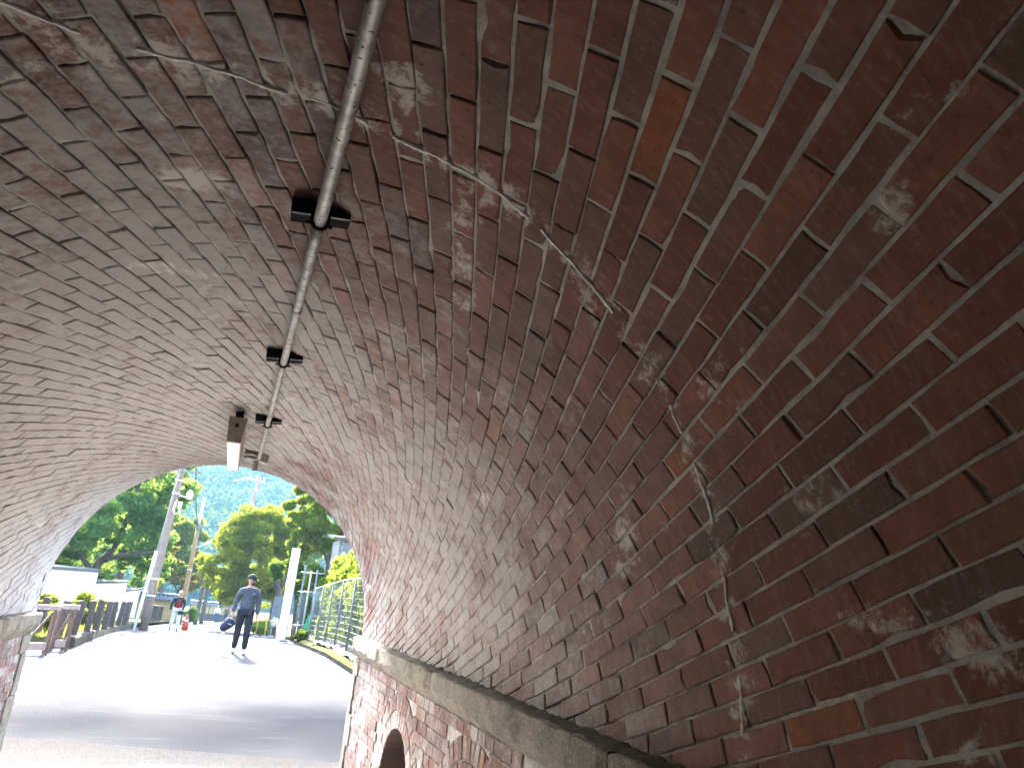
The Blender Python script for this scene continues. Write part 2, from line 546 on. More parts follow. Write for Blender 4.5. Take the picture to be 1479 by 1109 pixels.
# ------------------------------------------------------------------ the tunnel
tunnel = empty('brick_tunnel', (0, 0, 0))
tag(tunnel, 'arched brick tunnel with twisted spiral brick courses over the path', 'tunnel')
TH_MAX = PI / 2 + 0.09
K = 0.3443
NK = math.sqrt(1 + K * K)
CH, CL = 0.0702, 0.2525              # course height, brick pitch
V0, U_ODD, U_EVEN = -0.0185, 1.100, 1.226


def y_end(x): return 7.543 - 0.0926 * x


def cyl(th, y, r_):
    return (r_ * math.sin(th), y, ZC + r_ * math.cos(th))


CRK = [(-1.2, 1.30), (-.6, 1.33), (-.35, 1.395), (-.275, 1.455), (-.151, 1.50), (0, 1.519), (.092, 1.505), (.166, 1.531), (.372, 1.50), (.479, 1.51),
       (.585, 1.529), (.73, 1.557), (.875, 1.577), (1.0, 1.61), (1.13, 1.634), (1.29, 1.678), (1.45, 1.68), (1.6, 1.694)]
BLOBS = [(.19, 1.33, .10, .10, .75), (-.36, 1.61, .14, .08, .6), (-.14, 2.02, .13, .07, 1.0), (-.23, 2.67, .15, .06, 1.0), (.96, 3.24, .10, .16, .62), (1.14, 2.12, .08, .13, .75),
         (.71, .62, .05, .10, .62), (.78, .76, .06, .06, .75), (1.12, 1.25, .09, .16, .55), (1.46, 1.04, .05, .06, .8), (-.26, 1.53, .14, .05, .7), (-.71, 3.71, .16, .14, .5),
         (.66, .54, .05, .05, .5), (1.18, 2.36, .05, .10, .5), (-.95, 4.86, .3, .3, .35), (.12, 1.28, .06, .05, .6), (-.12, 2.74, .10, .05, .7), (.67, 1.62, .10, .07, .55), (.87, 2.54, .08, .1, .5),
         (-1.45, 5.5, .2, 1.6, .6), (1.08, 1.02, .10, .05, .5), (-.5, 3.0, .2, .05, .5), (-.4, 4.4, .3, .08, .4)]


rs = random.Random(77)
for _ in range(34):
    BLOBS.append((rs.uniform(0.35, 1.5), rs.uniform(0.4, 2.2), rs.uniform(.03, .09), rs.uniform(.05, .17), rs.uniform(.42, .72)))
for _ in range(46):
    BLOBS.append((rs.uniform(-1.3, 1.3), rs.uniform(1.6, 6.5), rs.uniform(.05, .16), rs.uniform(.04, .14), rs.uniform(.40, .70)))


def salt_at(th, y):
    d = (y - lerp_tab(CRK, th))
    s = (0.42 if th < 0.5 else 0.30) * math.exp(-(d / 0.03) ** 2) + 0.36 * math.exp(-(d / 0.20) ** 2)
    for bt, by, rt, ry_, st in BLOBS:
        a = ((th - bt) * R / rt) ** 2 + ((y - by) / ry_) ** 2
        if a < 6: s = max(s, st * math.exp(-a * 0.8))
    return min(s, 1.0)


def joint_depth(th, y):
    """how far the mortar lies behind the brick faces: flush pointing on the near right haunch, raked and eroded elsewhere"""
    f = max(0.0, min(1.0, (th - 0.10) / 0.35)) * max(0.0, min(1.0, (2.4 - y) / 1.2))
    n_ = noise.fractal((th * R * 9, y * 9, 2.0), 1.0, 2.0, 4)
    n2 = noise.noise((th * R * 45, y * 45, 7.0))
    d = max(0.0008, 0.0058 + 0.013 * n_) * (1 - f) + (0.0008 + 0.0010 * n_) * f
    return max(d + 0.0012 * n2, 0.0005)


def make_vault():
    ths = np.linspace(-TH_MAX - 0.1, TH_MAX + 0.1, 280)
    ys = np.concatenate([np.linspace(-REAR, -0.8, 12), np.linspace(-0.7, 2.6, 250), np.linspace(2.625, 7.55, 180)])
    V = np.zeros((len(ys), len(ths), 3)); S = np.zeros((len(ys), len(ths)))
    for i, y in enumerate(ys):
        for j, th in enumerate(ths):
            yy = min(y, y_end(R * math.sin(th)) - 0.002)
            dd = joint_depth(th, y) if y > -0.75 else 0.002
            V[i, j] = cyl(th, yy, R + dd)
            S[i, j] = salt_at(th, y)
    n, m = len(ys), len(ths)
    idx = np.arange(n * m).reshape(n, m)
    F = np.stack([idx[:-1, :-1], idx[:-1, 1:], idx[1:, 1:], idx[1:, :-1]], -1).reshape(-1, 4)
    me = fast_mesh('vault', V.reshape(-1, 3), F)
    me.polygons.foreach_set('use_smooth', [True] * len(me.polygons))
    set_attr(me, 'salt', S.ravel(), 'FLOAT')
    return link('vault', me, M['mortar'], tunnel)


vault = make_vault()

TONES = [(0.175, 0.088, 0.072), (0.155, 0.076, 0.063), (0.195, 0.098, 0.076), (0.135, 0.082, 0.074), (0.165, 0.094, 0.080), (0.145, 0.098, 0.090), (0.235, 0.105, 0.060), (0.125, 0.092, 0.088)]
TW = [5, 5, 3, 4, 5, 3, 0.35, 2.5]


def brick_shape(cu, cv, lu, lv, proud, rnd):
    """outline (u,v) with worn edges, ring offsets and radial offsets; returns rings of (u,v,dr)"""
    hu, hv = lu / 2, lv / 2
    base = [(-hu, -hv), (-hu * 0.35, -hv), (hu * 0.35, -hv), (hu, -hv), (hu, 0), (hu, hv), (hu * 0.35, hv), (-hu * 0.35, hv), (-hu, hv), (-hu, 0)]
    tu, tv = rnd.uniform(-0.007, 0.007), rnd.uniform(-0.014, 0.014)
    chip = rnd.randrange(len(base)) if rnd.random() < 0.35 else -1
    out = []
    for q, (a, b) in enumerate(base):
        a2 = a + rnd.uniform(-0.0022, 0.0022)
        b2 = b + rnd.uniform(-0.0018, 0.0018)
        dr = proud + tu * a + tv * b
        s_in = 0.0022 + rnd.uniform(0, 0.0016) + (rnd.uniform(0.004, 0.012) if q == chip else 0)
        ia = a2 - math.copysign(min(s_in, abs(a2)), a2) if abs(a) > hu * 0.9 else a2
        ib = b2 - math.copysign(min(s_in, abs(b2)), b2) if abs(b) > hv * 0.9 else b2
        out.append(((cu + ia, cv + ib, dr), (cu + a2, cv + b2, dr + 0.0024 + (0.006 if q == chip else 0)), (cu + a2, cv + b2, dr + 0.04)))
    return out, (cu, cv, proud + rnd.uniform(-0.0006, 0.0006))


def uv_to_sy(u_, v_):
    # u along the course, v across it
    return (K * u_ + v_) / NK, (u_ - K * v_) / NK


def brick_mesh_data(rings, centre, mapper):
    n = len(rings)
    vs = [mapper(*rings[q][lv]) for lv in range(3) for q in range(n)] + [mapper(*centre)]
    fs = []
    for q in range(n):
        p = (q + 1) % n
        fs.append((3 * n, q, p))
        fs.append((q, n + q, n + p)); fs.append((q, n + p, p))
        fs.append((n + q, 2 * n + q, 2 * n + p)); fs.append((n + q, 2 * n + p, n + p))
    return vs, fs


def vault_map(u_, v_, dr):
    s, y = uv_to_sy(u_, v_)
    th = s / R
    th = max(-TH_MAX - 0.05, min(TH_MAX + 0.05, th))
    y = min(y, y_end(R * math.sin(th)))
    return cyl(th, y, R + dr)


def project(p):
    d = Vector(p) - CAM
    z = d.dot(c_f)
    if z < 0.05: return None
    return (0.5 + d.dot(c_r) / z * 1052.1 / 1479, 0.5 - d.dot(c_u) / z * 1052.1 / 1109, z)


rb = random.Random(11)
bricks = []
s_lim = R * TH_MAX
for i in range(-75, 76):
    v = V0 + (i + 0.5) * CH
    off = U_EVEN if i % 2 == 0 else U_ODD
    off += rb.uniform(-0.012, 0.012)
    for n_ in range(-20, 45):
        u = off + (n_ + 0.5) * CL
        s, y = uv_to_sy(u, v)
        if abs(s) > s_lim + 0.05 or y < -0.7: continue
        if y - 0.12 > y_end(s) + 0.02 or y - 0.12 > 7.7: continue
        th = s / R
        lu = CL - 0.0085 + rb.uniform(-0.006, 0.004)
        lv = CH - 0.0075 + rb.uniform(-0.003, 0.002)
        proud = -abs(rb.gauss(0, 0.0024))
        if rb.random() < 0.05 and (th < 0.1 or y > 2.6): proud += rb.uniform(0.003, 0.008)     # eroded brick, set back
        rings, cen = brick_shape(u, v + rb.uniform(-0.0012, 0.0012), lu, lv, proud, rb)
        vs, fs = brick_mesh_data(rings, cen, vault_map)
        if max(q[1] for q in vs) - min(q[1] for q in vs) < 0.02: continue
        tone = rb.choices(TONES, TW)[0]
        g = rb.uniform(0.84, 1.14)
        # lime film far and left, raw brick near right; both also paint in light
        bl = 0.24 + 0.48 * max(0, min(1, (y - 1.2) / 2.4)) + 0.40 * max(0, min(1, (0.45 - th) / 0.8)) - 0.10 * max(0, min(1, (y - 5.4) / 1.5))  # last term paints the portal end dimmer against its strong light
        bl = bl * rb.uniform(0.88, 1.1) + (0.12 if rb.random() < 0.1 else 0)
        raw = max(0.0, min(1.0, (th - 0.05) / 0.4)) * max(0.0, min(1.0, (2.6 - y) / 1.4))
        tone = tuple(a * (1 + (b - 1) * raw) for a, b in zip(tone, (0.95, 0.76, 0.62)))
        # mid-vault tone lightened, painting in light lost to falloff
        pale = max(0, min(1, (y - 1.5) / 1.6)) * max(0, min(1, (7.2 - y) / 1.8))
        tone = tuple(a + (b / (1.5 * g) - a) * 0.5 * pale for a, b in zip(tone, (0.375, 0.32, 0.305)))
        p = project(cyl(th, y, R))
        size = 0.0
        if p and -0.02 < p[0] < 1.02 and -0.02 < p[1] < 1.02:
            c4 = [project(vs[k]) for k in (0, 3, 5, 8)]
            if all(c4):
                a = 0
                for q in range(4):
                    x1, y1, _ = c4[q]; x2, y2, _ = c4[(q + 1) % 4]
                    a += x1 * y2 - x2 * y1
                size = abs(a) / 2
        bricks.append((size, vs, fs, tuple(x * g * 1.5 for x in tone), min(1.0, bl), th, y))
bricks.sort(key=lambda b: -b[0])


def brick_object(name, group, parent, mat=None, kind=None):
    V, F, T, B, S = [], [], [], [], []
    for size, vs, fs, tone, bl, th, y in group:
        b = len(V)
        V.extend(vs); F.extend([tuple(i + b for i in f) for f in fs])
        T.extend([(*tone, 1.0)] * len(vs)); B.extend([bl] * len(vs))
        for q in vs:
            S.append(salt_at(math.atan2(q[0], q[2] - ZC), q[1]) if th is not None else 0.0)
    me = fast_mesh(name, np.array(V), np.array(F))
    me.polygons.foreach_set('use_smooth', [False] * len(me.polygons))
    set_attr(me, 'tone', T, 'FLOAT_COLOR'); set_attr(me, 'bloom_fill', B, 'FLOAT'); set_attr(me, 'salt', S, 'FLOAT')
    o = link(name, me, mat or M['brick'], parent)
    if kind: o['kind'] = kind
    return o


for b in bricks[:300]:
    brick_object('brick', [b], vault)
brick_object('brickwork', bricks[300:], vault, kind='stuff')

# lime crust along the crack and over a few joints
def crust_path(pts, w, h, name='lime_crust'):
    V, F = [], []
    for i, (th, y) in enumerate(pts):
        ww = 1.2 * w * (0.5 + 0.9 * abs(noise.noise((i * 0.37, 1, 5))) + random.uniform(0, 0.3))
        hh = 0.0048 + 0.12 * h * (0.35 + 1.1 * abs(noise.noise((i * 0.23, 4, 9))) + random.uniform(0, 0.3))
        for k, (a, b) in enumerate(((-1, -0.004), (-0.8, 0.9), (0, 1.0), (0.75, 0.9), (1, -0.004))):
            rr = R - (hh * b if b > 0 else b)
            V.append(cyl(th, y + a * ww + random.uniform(-0.002, 0.002), rr))
    for i in range(len(pts) - 1):
        for k in range(4):
            p = i * 5 + k
            F.append((p, p + 1, p + 6, p + 5))
    return V, F


for a0, a1, w, h in ((-0.42, -0.27, .006, .006), (-0.20, 0.02, .006, .007), (0.06, 0.16, .005, .006), (0.20, 0.47, .007, .009), (0.50, 0.70, .006, .006), (0.80, 0.96, .005, .006), (1.02, 1.14, .005, .006), (1.24, 1.34, .004, .004), (1.42, 1.52, .004, .005)):
    n_ = int((a1 - a0) * R / 0.008)
    pts = [(a0 + (a1 - a0) * i / n_, lerp_tab(CRK, a0 + (a1 - a0) * i / n_) + 0.012 * noise.noise((i * 0.11, 3, a0)) + 0.004 * noise.noise((i * 0.5, 3, a0))) for i in range(n_ + 1)]
    v_, f_ = crust_path(pts, w, h)
    link('lime_crust', fast_mesh('lime_crust', np.array(v_), np.array(f_)), M['crust'], tunnel)

# ---- stone cornice at the springing
PROFILE = [(1.62, 1.172), (1.322, 1.172), (1.315, 1.166), (1.315, 1.085), (1.318, 1.072), (1.330, 1.050), (1.347, 1.028), (1.366, 1.010), (1.372, 1.0), (1.62, 1.0)]


def cornice(side, y0, y1, rnd):
    n = max(3, int((y1 - y0) / 0.06))
    V, F = [], []
    m = len(PROFILE)
    for i in range(n + 1):
        y = y0 + (y1 - y0) * i / n
        for k, (x, z) in enumerate(PROFILE):
            j = 0.0048 if 0 < k < m - 1 else 0
            dx = noise.noise((y * 7, k * 3.1, side * 5)) * j * 1.6 + rnd.uniform(-j, j) * 0.6
            dz = noise.noise((y * 7, k * 3.1, side * 5 + 9)) * j * 1.4 + rnd.uniform(-j, j) * 0.6
            edge = 0.010 if i in (0, n) and 0 < k < m - 1 else 0
            V.append((side * (x + dx + edge), y, z + dz - (edge if k < 3 else 0)))
    for i in range(n):
        for k in range(m - 1):
            p = i * m + k
            F.append((p, p + 1, p + m + 1, p + m))
    mb = MB().add(V, F)
    mb.f.append(tuple(range(m))); mb.f.append(tuple(n * m + k for k in range(m)))
    return mb.build('cornice_block', M['granite'], tunnel)


rc = random.Random(5)
for side, joints in ((1, [-2.3, 0.02, 2.257, 4.473, 6.1, 7.43]), (-1, [-2.0, 0.3, 2.6, 4.8, 6.4, 7.59])):
    for a, b in zip(joints, joints[1:]):
        cornice(side, a + 0.005, b - 0.005, rc)
    # long run of cornice behind the camera
    cornice(side, -REAR + 0.05, joints[0] - 0.003, rc)
    # soil and soot on top of the ledge
    V, F = [], []
    ysl = np.arange(-2.0, joints[-1] - 0.03, 0.03)
    for i, y in enumerate(ysl):
        fade = 1.0 if side == 1 else 0.6
        w = (0.084 if side == 1 else 0.062) + 0.010 * noise.noise((y * 6, 1, side)) + 0.006 * noise.noise((y * 31, 1, side))
        for k, t_ in enumerate((0, 0.25, 0.5, 0.75, 1)):
            x = 1.42 - w * t_ * (1.12 if side == 1 else 1)
            z = 1.1735 + (0.010 + 0.012 * noise.noise((y * 17, x * 30, 4)) + 0.022 * (1 - t_) * abs(noise.noise((y * 9, 2, side)))) * (1 - t_ ** 3) * fade
            V.append((side * x, y, z if t_ < 1 else 1.1705))
    for i in range(len(ysl) - 1):
        for k in range(4):
            p = i * 5 + k
            F.append((p, p + 1, p + 6, p + 5))
    link('soil_strip', fast_mesh('soil_strip', np.array(V), np.array(F)), M['soil'], tunnel)

# ---- pier walls with arched niches
NICHES = [5.35, 3.75, 2.15]
NR, NZ = 0.44, 0.27


def niche_top(y):
    for c in NICHES:
        if abs(y - c) < NR:
            return NZ + math.sqrt(NR * NR - (y - c) ** 2)
    return None


FX = 1.372
for side, yend in ((1, 7.26), (-1, 7.40)):
    mb = MB()
    ys = list(np.arange(-REAR + 0.05, 1.4, 1.0)) + list(np.arange(1.4, yend - 0.001, 0.02)) + [yend]
    fx = (FX + 0.009) * side
    for a, b in zip(ys, ys[1:]):
        z0 = -0.05
        if side == 1:
            t0 = niche_top((a + b) / 2)
            if t0: z0 = t0
        mb.add([(fx, a, z0), (fx, b, z0), (fx, b, 1.03), (fx, a, 1.03)], [(0, 1, 2, 3)])
    pier = mb.build('pier', M['mortar'], tunnel)
    set_attr(pier.data, 'salt', [0.0] * len(pier.data.vertices), 'FLOAT')
    rp = random.Random(21 + side)
    plain = []

    def face_brick(cy, cz, ly, lz, ang=0.0):
        ca, sa = math.cos(ang), math.sin(ang)
        rings, cen = brick_shape(0, 0, ly, lz, rp.gauss(0, 0.0015), rp)
        mp = lambda a, b, dr: (side * (FX + min(dr, 0.02)), cy + a * ca - b * sa, cz + a * sa + b * ca)
        vs, fs = brick_mesh_data(rings, cen, mp)
        tone = rp.choices(TONES, TW)[0]
        g = rp.uniform(0.95, 1.2)
        return (0, vs, fs, tuple(x * g for x in tone), rp.uniform(0.5, 0.7), None, cy)

    y_from = 3.0 if side == 1 else 6.0
    nb = 0
    for row in range(14):
        cz = 0.035 + row * 0.0715
        if cz > 0.99: continue
        ln = 0.235 if row % 2 == 0 else 0.1175
        y = yend - 0.01 - (0.06 if row % 2 else 0)
        while y - ln > y_from:
            cy = y - ln / 2
            ok = True
            if side == 1:
                for c in NICHES:
                    if (cz > NZ and math.hypot(cy - c, cz - NZ) < 0.672 + ln * 0.16) or (cz <= NZ and abs(cy - c) < 0.672 + ln * 0.2):
                        ok = False
            if ok:
                brick_object('brick', [face_brick(cy, cz, ln - 0.006, 0.0662)], pier)
                nb += 1
            y -= ln
    if side == 1:
        for c in NICHES[:2]:
            for r0 in (NR + 0.058, NR + 0.178):
                n_ = int(PI * r0 / 0.068)
                for q in range(n_):
                    an = PI * (q + 0.5) / n_
                    wv = PI * (r0 + 0.0) / n_ - 0.006
                    brick_object('voussoir', [face_brick(c + r0 * math.cos(an), NZ + r0 * math.sin(an), 0.111, wv, an)], pier)
            for r0z in np.arange(0.035, NZ, 0.0715):
                for sg in (-1, 1):
                    for rr in (NR + 0.06, NR + 0.178):
                        brick_object('brick', [face_brick(c + sg * rr, r0z, 0.108, 0.0635)], pier)
        # niche reveals and backs
        for c in NICHES:
            mb = MB()
            nn = 24
            prev = None
            arc = [(c + NR, -0.05)] + [(c + NR * math.cos(PI * q / nn), NZ + NR * math.sin(PI * q / nn)) for q in range(nn + 1)] + [(c - NR, -0.05)]
            for (ya, za), (yb, zb) in zip(arc, arc[1:]):
                mb.add([(FX + 0.004, ya, za), (FX + 0.004, yb, zb), (FX + 1.2, yb, zb), (FX + 1.2, ya, za)], [(0, 1, 2, 3)])
            mb.add([(FX + 1.2, p[0], p[1]) for p in arc], [tuple(range(len(arc)))])
            o = mb.build('niche', M['niche'], pier)
# quoin stones at the portal end of each pier
for side, ya, yb in ((1, 7.26, 7.42), (-1, 7.40, 7.575)):
    z = -0.04
    i = 0
    while z < 0.99:
        h = min((0.30, 0.26, 0.33, 0.28)[i % 4], 0.997 - z)
        ext = 0.10 if i % 2 else 0.0
        mb = MB().box((side * (FX + 0.16), (ya + yb - ext) / 2, z + h / 2), (0.34, yb - ya + ext, h - 0.006), None, 0.003)
        o = mb.build('quoin_stone', M['granite'], tunnel)
        bv = o.modifiers.new('bevel', 'BEVEL'); bv.width = 0.006; bv.segments = 2
        z += h
        i += 1

# ---- headwall at the far portal and the earth over the tunnel
mb = MB()
n_ = 40
for sgn_y, ye in ((1, lambda x: y_end(x) + 0.02), (-1, lambda x: -REAR)):
    arc = [(-R * 1.0, -0.05)] + [(-R * math.cos(PI * q / n_), ZC + R * math.sin(PI * q / n_)) for q in range(n_ + 1)] + [(R, -0.05)]
    for (xa, za), (xb, zb) in zip(arc[1:-1], arc[2:-1]):
        mb.add([(xa, ye(xa), za + 0.01), (xb, ye(xb), zb + 0.01), (xb, ye(xb), 5.4), (xa, ye(xa), 5.4)], [(0, 1, 2, 3)])
    for s_ in (-1, 1):
        mb.add([(s_ * R, ye(s_ * R), -0.05), (s_ * 9, ye(s_ * R), -0.05), (s_ * 9, ye(s_ * R), 5.4), (s_ * R, ye(s_ * R), 5.4)], [(0, 1, 2, 3)])
mb.build('headwall', M['red_brick_face'], tunnel)
emb = MB()
emb.add([(-9, -REAR, 5.39), (9, -REAR, 5.39), (9, 7.55, 5.39), (-9, 7.55, 5.39), (-18, -REAR, -0.05), (18, -REAR, -0.05), (18, 7.55, -0.05), (-18, 7.55, -0.05)],
        [(0, 1, 2, 3), (0, 3, 7, 4), (1, 5, 6, 2), (0, 4, 5, 1), (3, 2, 6, 7)][:3])
tag(emb.build('embankment_terrain', M['grass_ground']), kind='structure')

# ------------------------------------------------------------------ conduit, lamp and box under the crown
PX, PZ = 0.162, ZC + 0.9477 * R
conduit = empty('ceiling_conduit', (PX, 4.0, PZ))
tag(conduit, 'long grey metal conduit pipe running along the tunnel crown on brackets', 'pipe')
CY = [1.995, 3.486, 4.99, 6.50]


def rel(parent, mb):
    l = parent.location
    mb.v = [(x - l.x, y - l.y, z - l.z) for x, y, z in mb.v]
    return mb


segs = [(-2.0, CY[0] - 0.02, 0.0186), (CY[0] - 0.02, CY[1] - 0.02, 0.0165), (CY[1] - 0.02, CY[2] - 0.02, 0.0150), (CY[2] - 0.02, 6.42, 0.0140)]
for a, b, r_ in segs:
    n_ = int((b - a) / 0.12)
    pts = [(PX + 0.004 * noise.noise((a + t_, 1, 2)), a + (b - a) * t_ / n_, PZ + 0.004 * noise.noise((a + t_ * .3, 5, 2))) for t_ in range(n_ + 1)]
    rel(conduit, MB().tube(pts, r_, 14)).build('pipe_section', M['zinc'], conduit, True)
# couplings
for y, r_ in ((2.72, 0.0195), (4.25, 0.0180), (0.85, 0.0225)):
    rel(conduit, MB().tube([(PX, y - 0.022, PZ), (PX, y + 0.022, PZ)], r_, 14)).build('coupling', M['zinc'], conduit, True)
for i, y in enumerate(CY[:3]):
    zt = ZC + math.sqrt(R * R - PX * PX) + 0.006
    zb = PZ + 0.018
    mb = MB()
    w = 0.165
    # upturned channel: web, two flanges with returned lips
    tilt = Matrix.Rotation(-PX / R, 3, 'Y')
    def bb(c, s):
        cc = tilt @ Vector(c)
        mb.box((PX + cc.x, y + cc.y, (zb + zt) / 2 + cc.z), s, tilt)
    hh = zt - zb
    bb((0, 0, hh / 2 - 0.004), (w, 0.05, 0.008))
    bb((0, -0.024, 0), (w, 0.004, hh))
    bb((0, 0.024, 0), (w, 0.004, hh))
    bb((0, 0, -hh / 2 + 0.002), (w, 0.052, 0.004))
    br = rel(conduit, mb).build('bracket', M['black'], conduit)
    mb = MB()
    for dy in (-0.0275,):
        cc = tilt @ Vector((0, dy, -hh / 2 + 0.003))
        mb.box((PX + cc.x, y + cc.y, (zb + zt) / 2 + cc.z), (w, 0.003, 0.004), tilt)
    rel(conduit, mb).build('bracket_lip', M['edge'], br)
    # saddle clamp
    mb = MB()
    rp_ = [0.0186, 0.0165, 0.0150][i] + 0.004
    ring = [(PX + rp_ * math.cos(a), y - 0.03, PZ + rp_ * math.sin(a)) for a in np.linspace(-0.25 * PI - PI, 0.25 * PI, 14)]
    ring = [(PX - rp_, y - 0.03, PZ + 0.03)] + [(PX + rp_ * math.cos(a), y - 0.03, PZ + rp_ * math.sin(a)) for a in np.linspace(PI, 2 * PI, 12)] + [(PX + rp_, y - 0.03, PZ + 0.03)]
    mb.tube(ring, 0.005, 6)
    mb.tube([(PX - rp_ - 0.014, y - 0.036, PZ - 0.012), (PX + rp_ + 0.014, y - 0.036, PZ - 0.012)], 0.0045, 6)
    rel(conduit, mb).build('clamp', M['black'], br)

# batten lamp
lamp = empty('tunnel_lamp', (-0.02, 4.9, 2.40))
tag(lamp, 'rectangular batten lamp with white cover fixed beside the conduit', 'lamp')
# tapered near end, white cover below, cream sides
def lamp_prism(y0, y1, top0, bot0, top1, bot1, wt, wb):
    zt0, zb0, zt1, zb1 = top0, bot0, top1, bot1
    return MB().add([(-wt, y0, zt0), (wt, y0, zt0), (wb, y0, zb0), (-wb, y0, zb0), (-wt, y1, zt1), (wt, y1, zt1), (wb, y1, zb1), (-wb, y1, zb1)],
                    [(0, 1, 2, 3), (4, 7, 6, 5), (0, 4, 5, 1), (1, 5, 6, 2), (2, 6, 7, 3), (3, 7, 4, 0)])


lamp_prism(-0.05, 1.20, 0.155, 0.018, 0.155, 0.018, 0.053, 0.043).build('housing', M['cream'], lamp)
lamp_prism(-0.062, -0.052, 0.165, 0.004, 0.165, 0.004, 0.056, 0.041).build('end_plate', M['lamp_metal'], lamp)
lamp_prism(-0.05, 1.20, 0.016, 0.0, 0.016, 0.0, 0.042, 0.038).build('cover', M['lamp_white'], lamp)
lamp_prism(1.202, 1.212, 0.05, 0.0, 0.05, 0.0, 0.045, 0.04).build('end_cap', M['lamp_metal'], lamp)
MB().box((0, -0.066, 0.11), (0.02, 0.008, 0.02)).build('knockout', M['black'], lamp)
for y_ in (0.12, 1.0):
    MB().box((0, y_, 0.20), (0.05, 0.04, 0.094)).build('hanger', M['black'], lamp)

jb = empty('junction_box', (0.14, 6.5, PZ))
tag(jb, 'small open rusty junction box hanging where the conduit ends', 'box')
mb = MB()
mb.box((0, 0.05, 0.055), (0.2, 0.14, 0.006))
mb.box((0, -0.02, 0.03), (0.2, 0.006, 0.05))
mb.box((0, 0.12, 0.03), (0.2, 0.006, 0.05))
mb.box((0.098, 0.05, 0.03), (0.005, 0.14, 0.05))
mb.build('body', M['lamp_metal'], jb)
mb = MB()
n_ = 18
ring = [(-0.05 + 0.062 * math.cos(a), -0.027, 0.012 + 0.022 * math.sin(a)) for a in np.linspace(0, 2 * PI, n_)]
mb.tube(ring, 0.006, 6, False)
mb.build('opening_rim', M['edge'], jb, True)
MB().box((0.02, 0.02, 0.0), (0.2, 0.03, 0.012), Matrix.Rotation(0.18, 3, 'Y')).build('strap', M['edge'], jb)
MB().box((0.005, 0.05, -0.045), (0.04, 0.04, 0.085), None, 0.002).build('sensor', M['lamp_metal'], jb)

# ------------------------------------------------------------------ people
def skin_mesh(name, verts, edges, radii, sub=2):
    me = bpy.data.meshes.new(name + '_skel')
    me.from_pydata(verts, edges, [])
    o = bpy.data.objects.new(name + '_skel', me)
    col.objects.link(o)
    o.modifiers.new('skin', 'SKIN')
    for i, r_ in enumerate(radii):
        rr = r_ if hasattr(r_, '__len__') else (r_, r_)
        me.skin_vertices[0].data[i].radius = rr
        me.skin_vertices[0].data[i].use_root = (i == 0)
    ss = o.modifiers.new('sub', 'SUBSURF')
    ss.levels = sub; ss.render_levels = sub
    dg = bpy.context.evaluated_depsgraph_get()
    out = bpy.data.meshes.new_from_object(o.evaluated_get(dg))
    out.name = name
    out.polygons.foreach_set('use_smooth', [True] * len(out.polygons))
    bpy.data.objects.remove(o)
    bpy.data.meshes.remove(me)
    return out


def ellipsoid(c, r_, n=12, m=8, rot=None, f=None):
    mb = MB()
    V, F = [], []
    for i in range(m + 1):
        ph = -PI / 2 + PI * i / m
        for k in range(n):
            a = 2 * PI * k / n
            p = Vector((r_[0] * math.cos(ph) * math.cos(a), r_[1] * math.cos(ph) * math.sin(a), r_[2] * math.sin(ph)))
            if f: p = f(p)
            if rot is not None: p = rot @ p
            V.append(p + Vector(c))
    for i in range(m):
        for k in range(n):
            F.append((i * n + k, i * n + (k + 1) % n, (i + 1) * n + (k + 1) % n, (i + 1) * n + k))
    return mb.add(V, F)


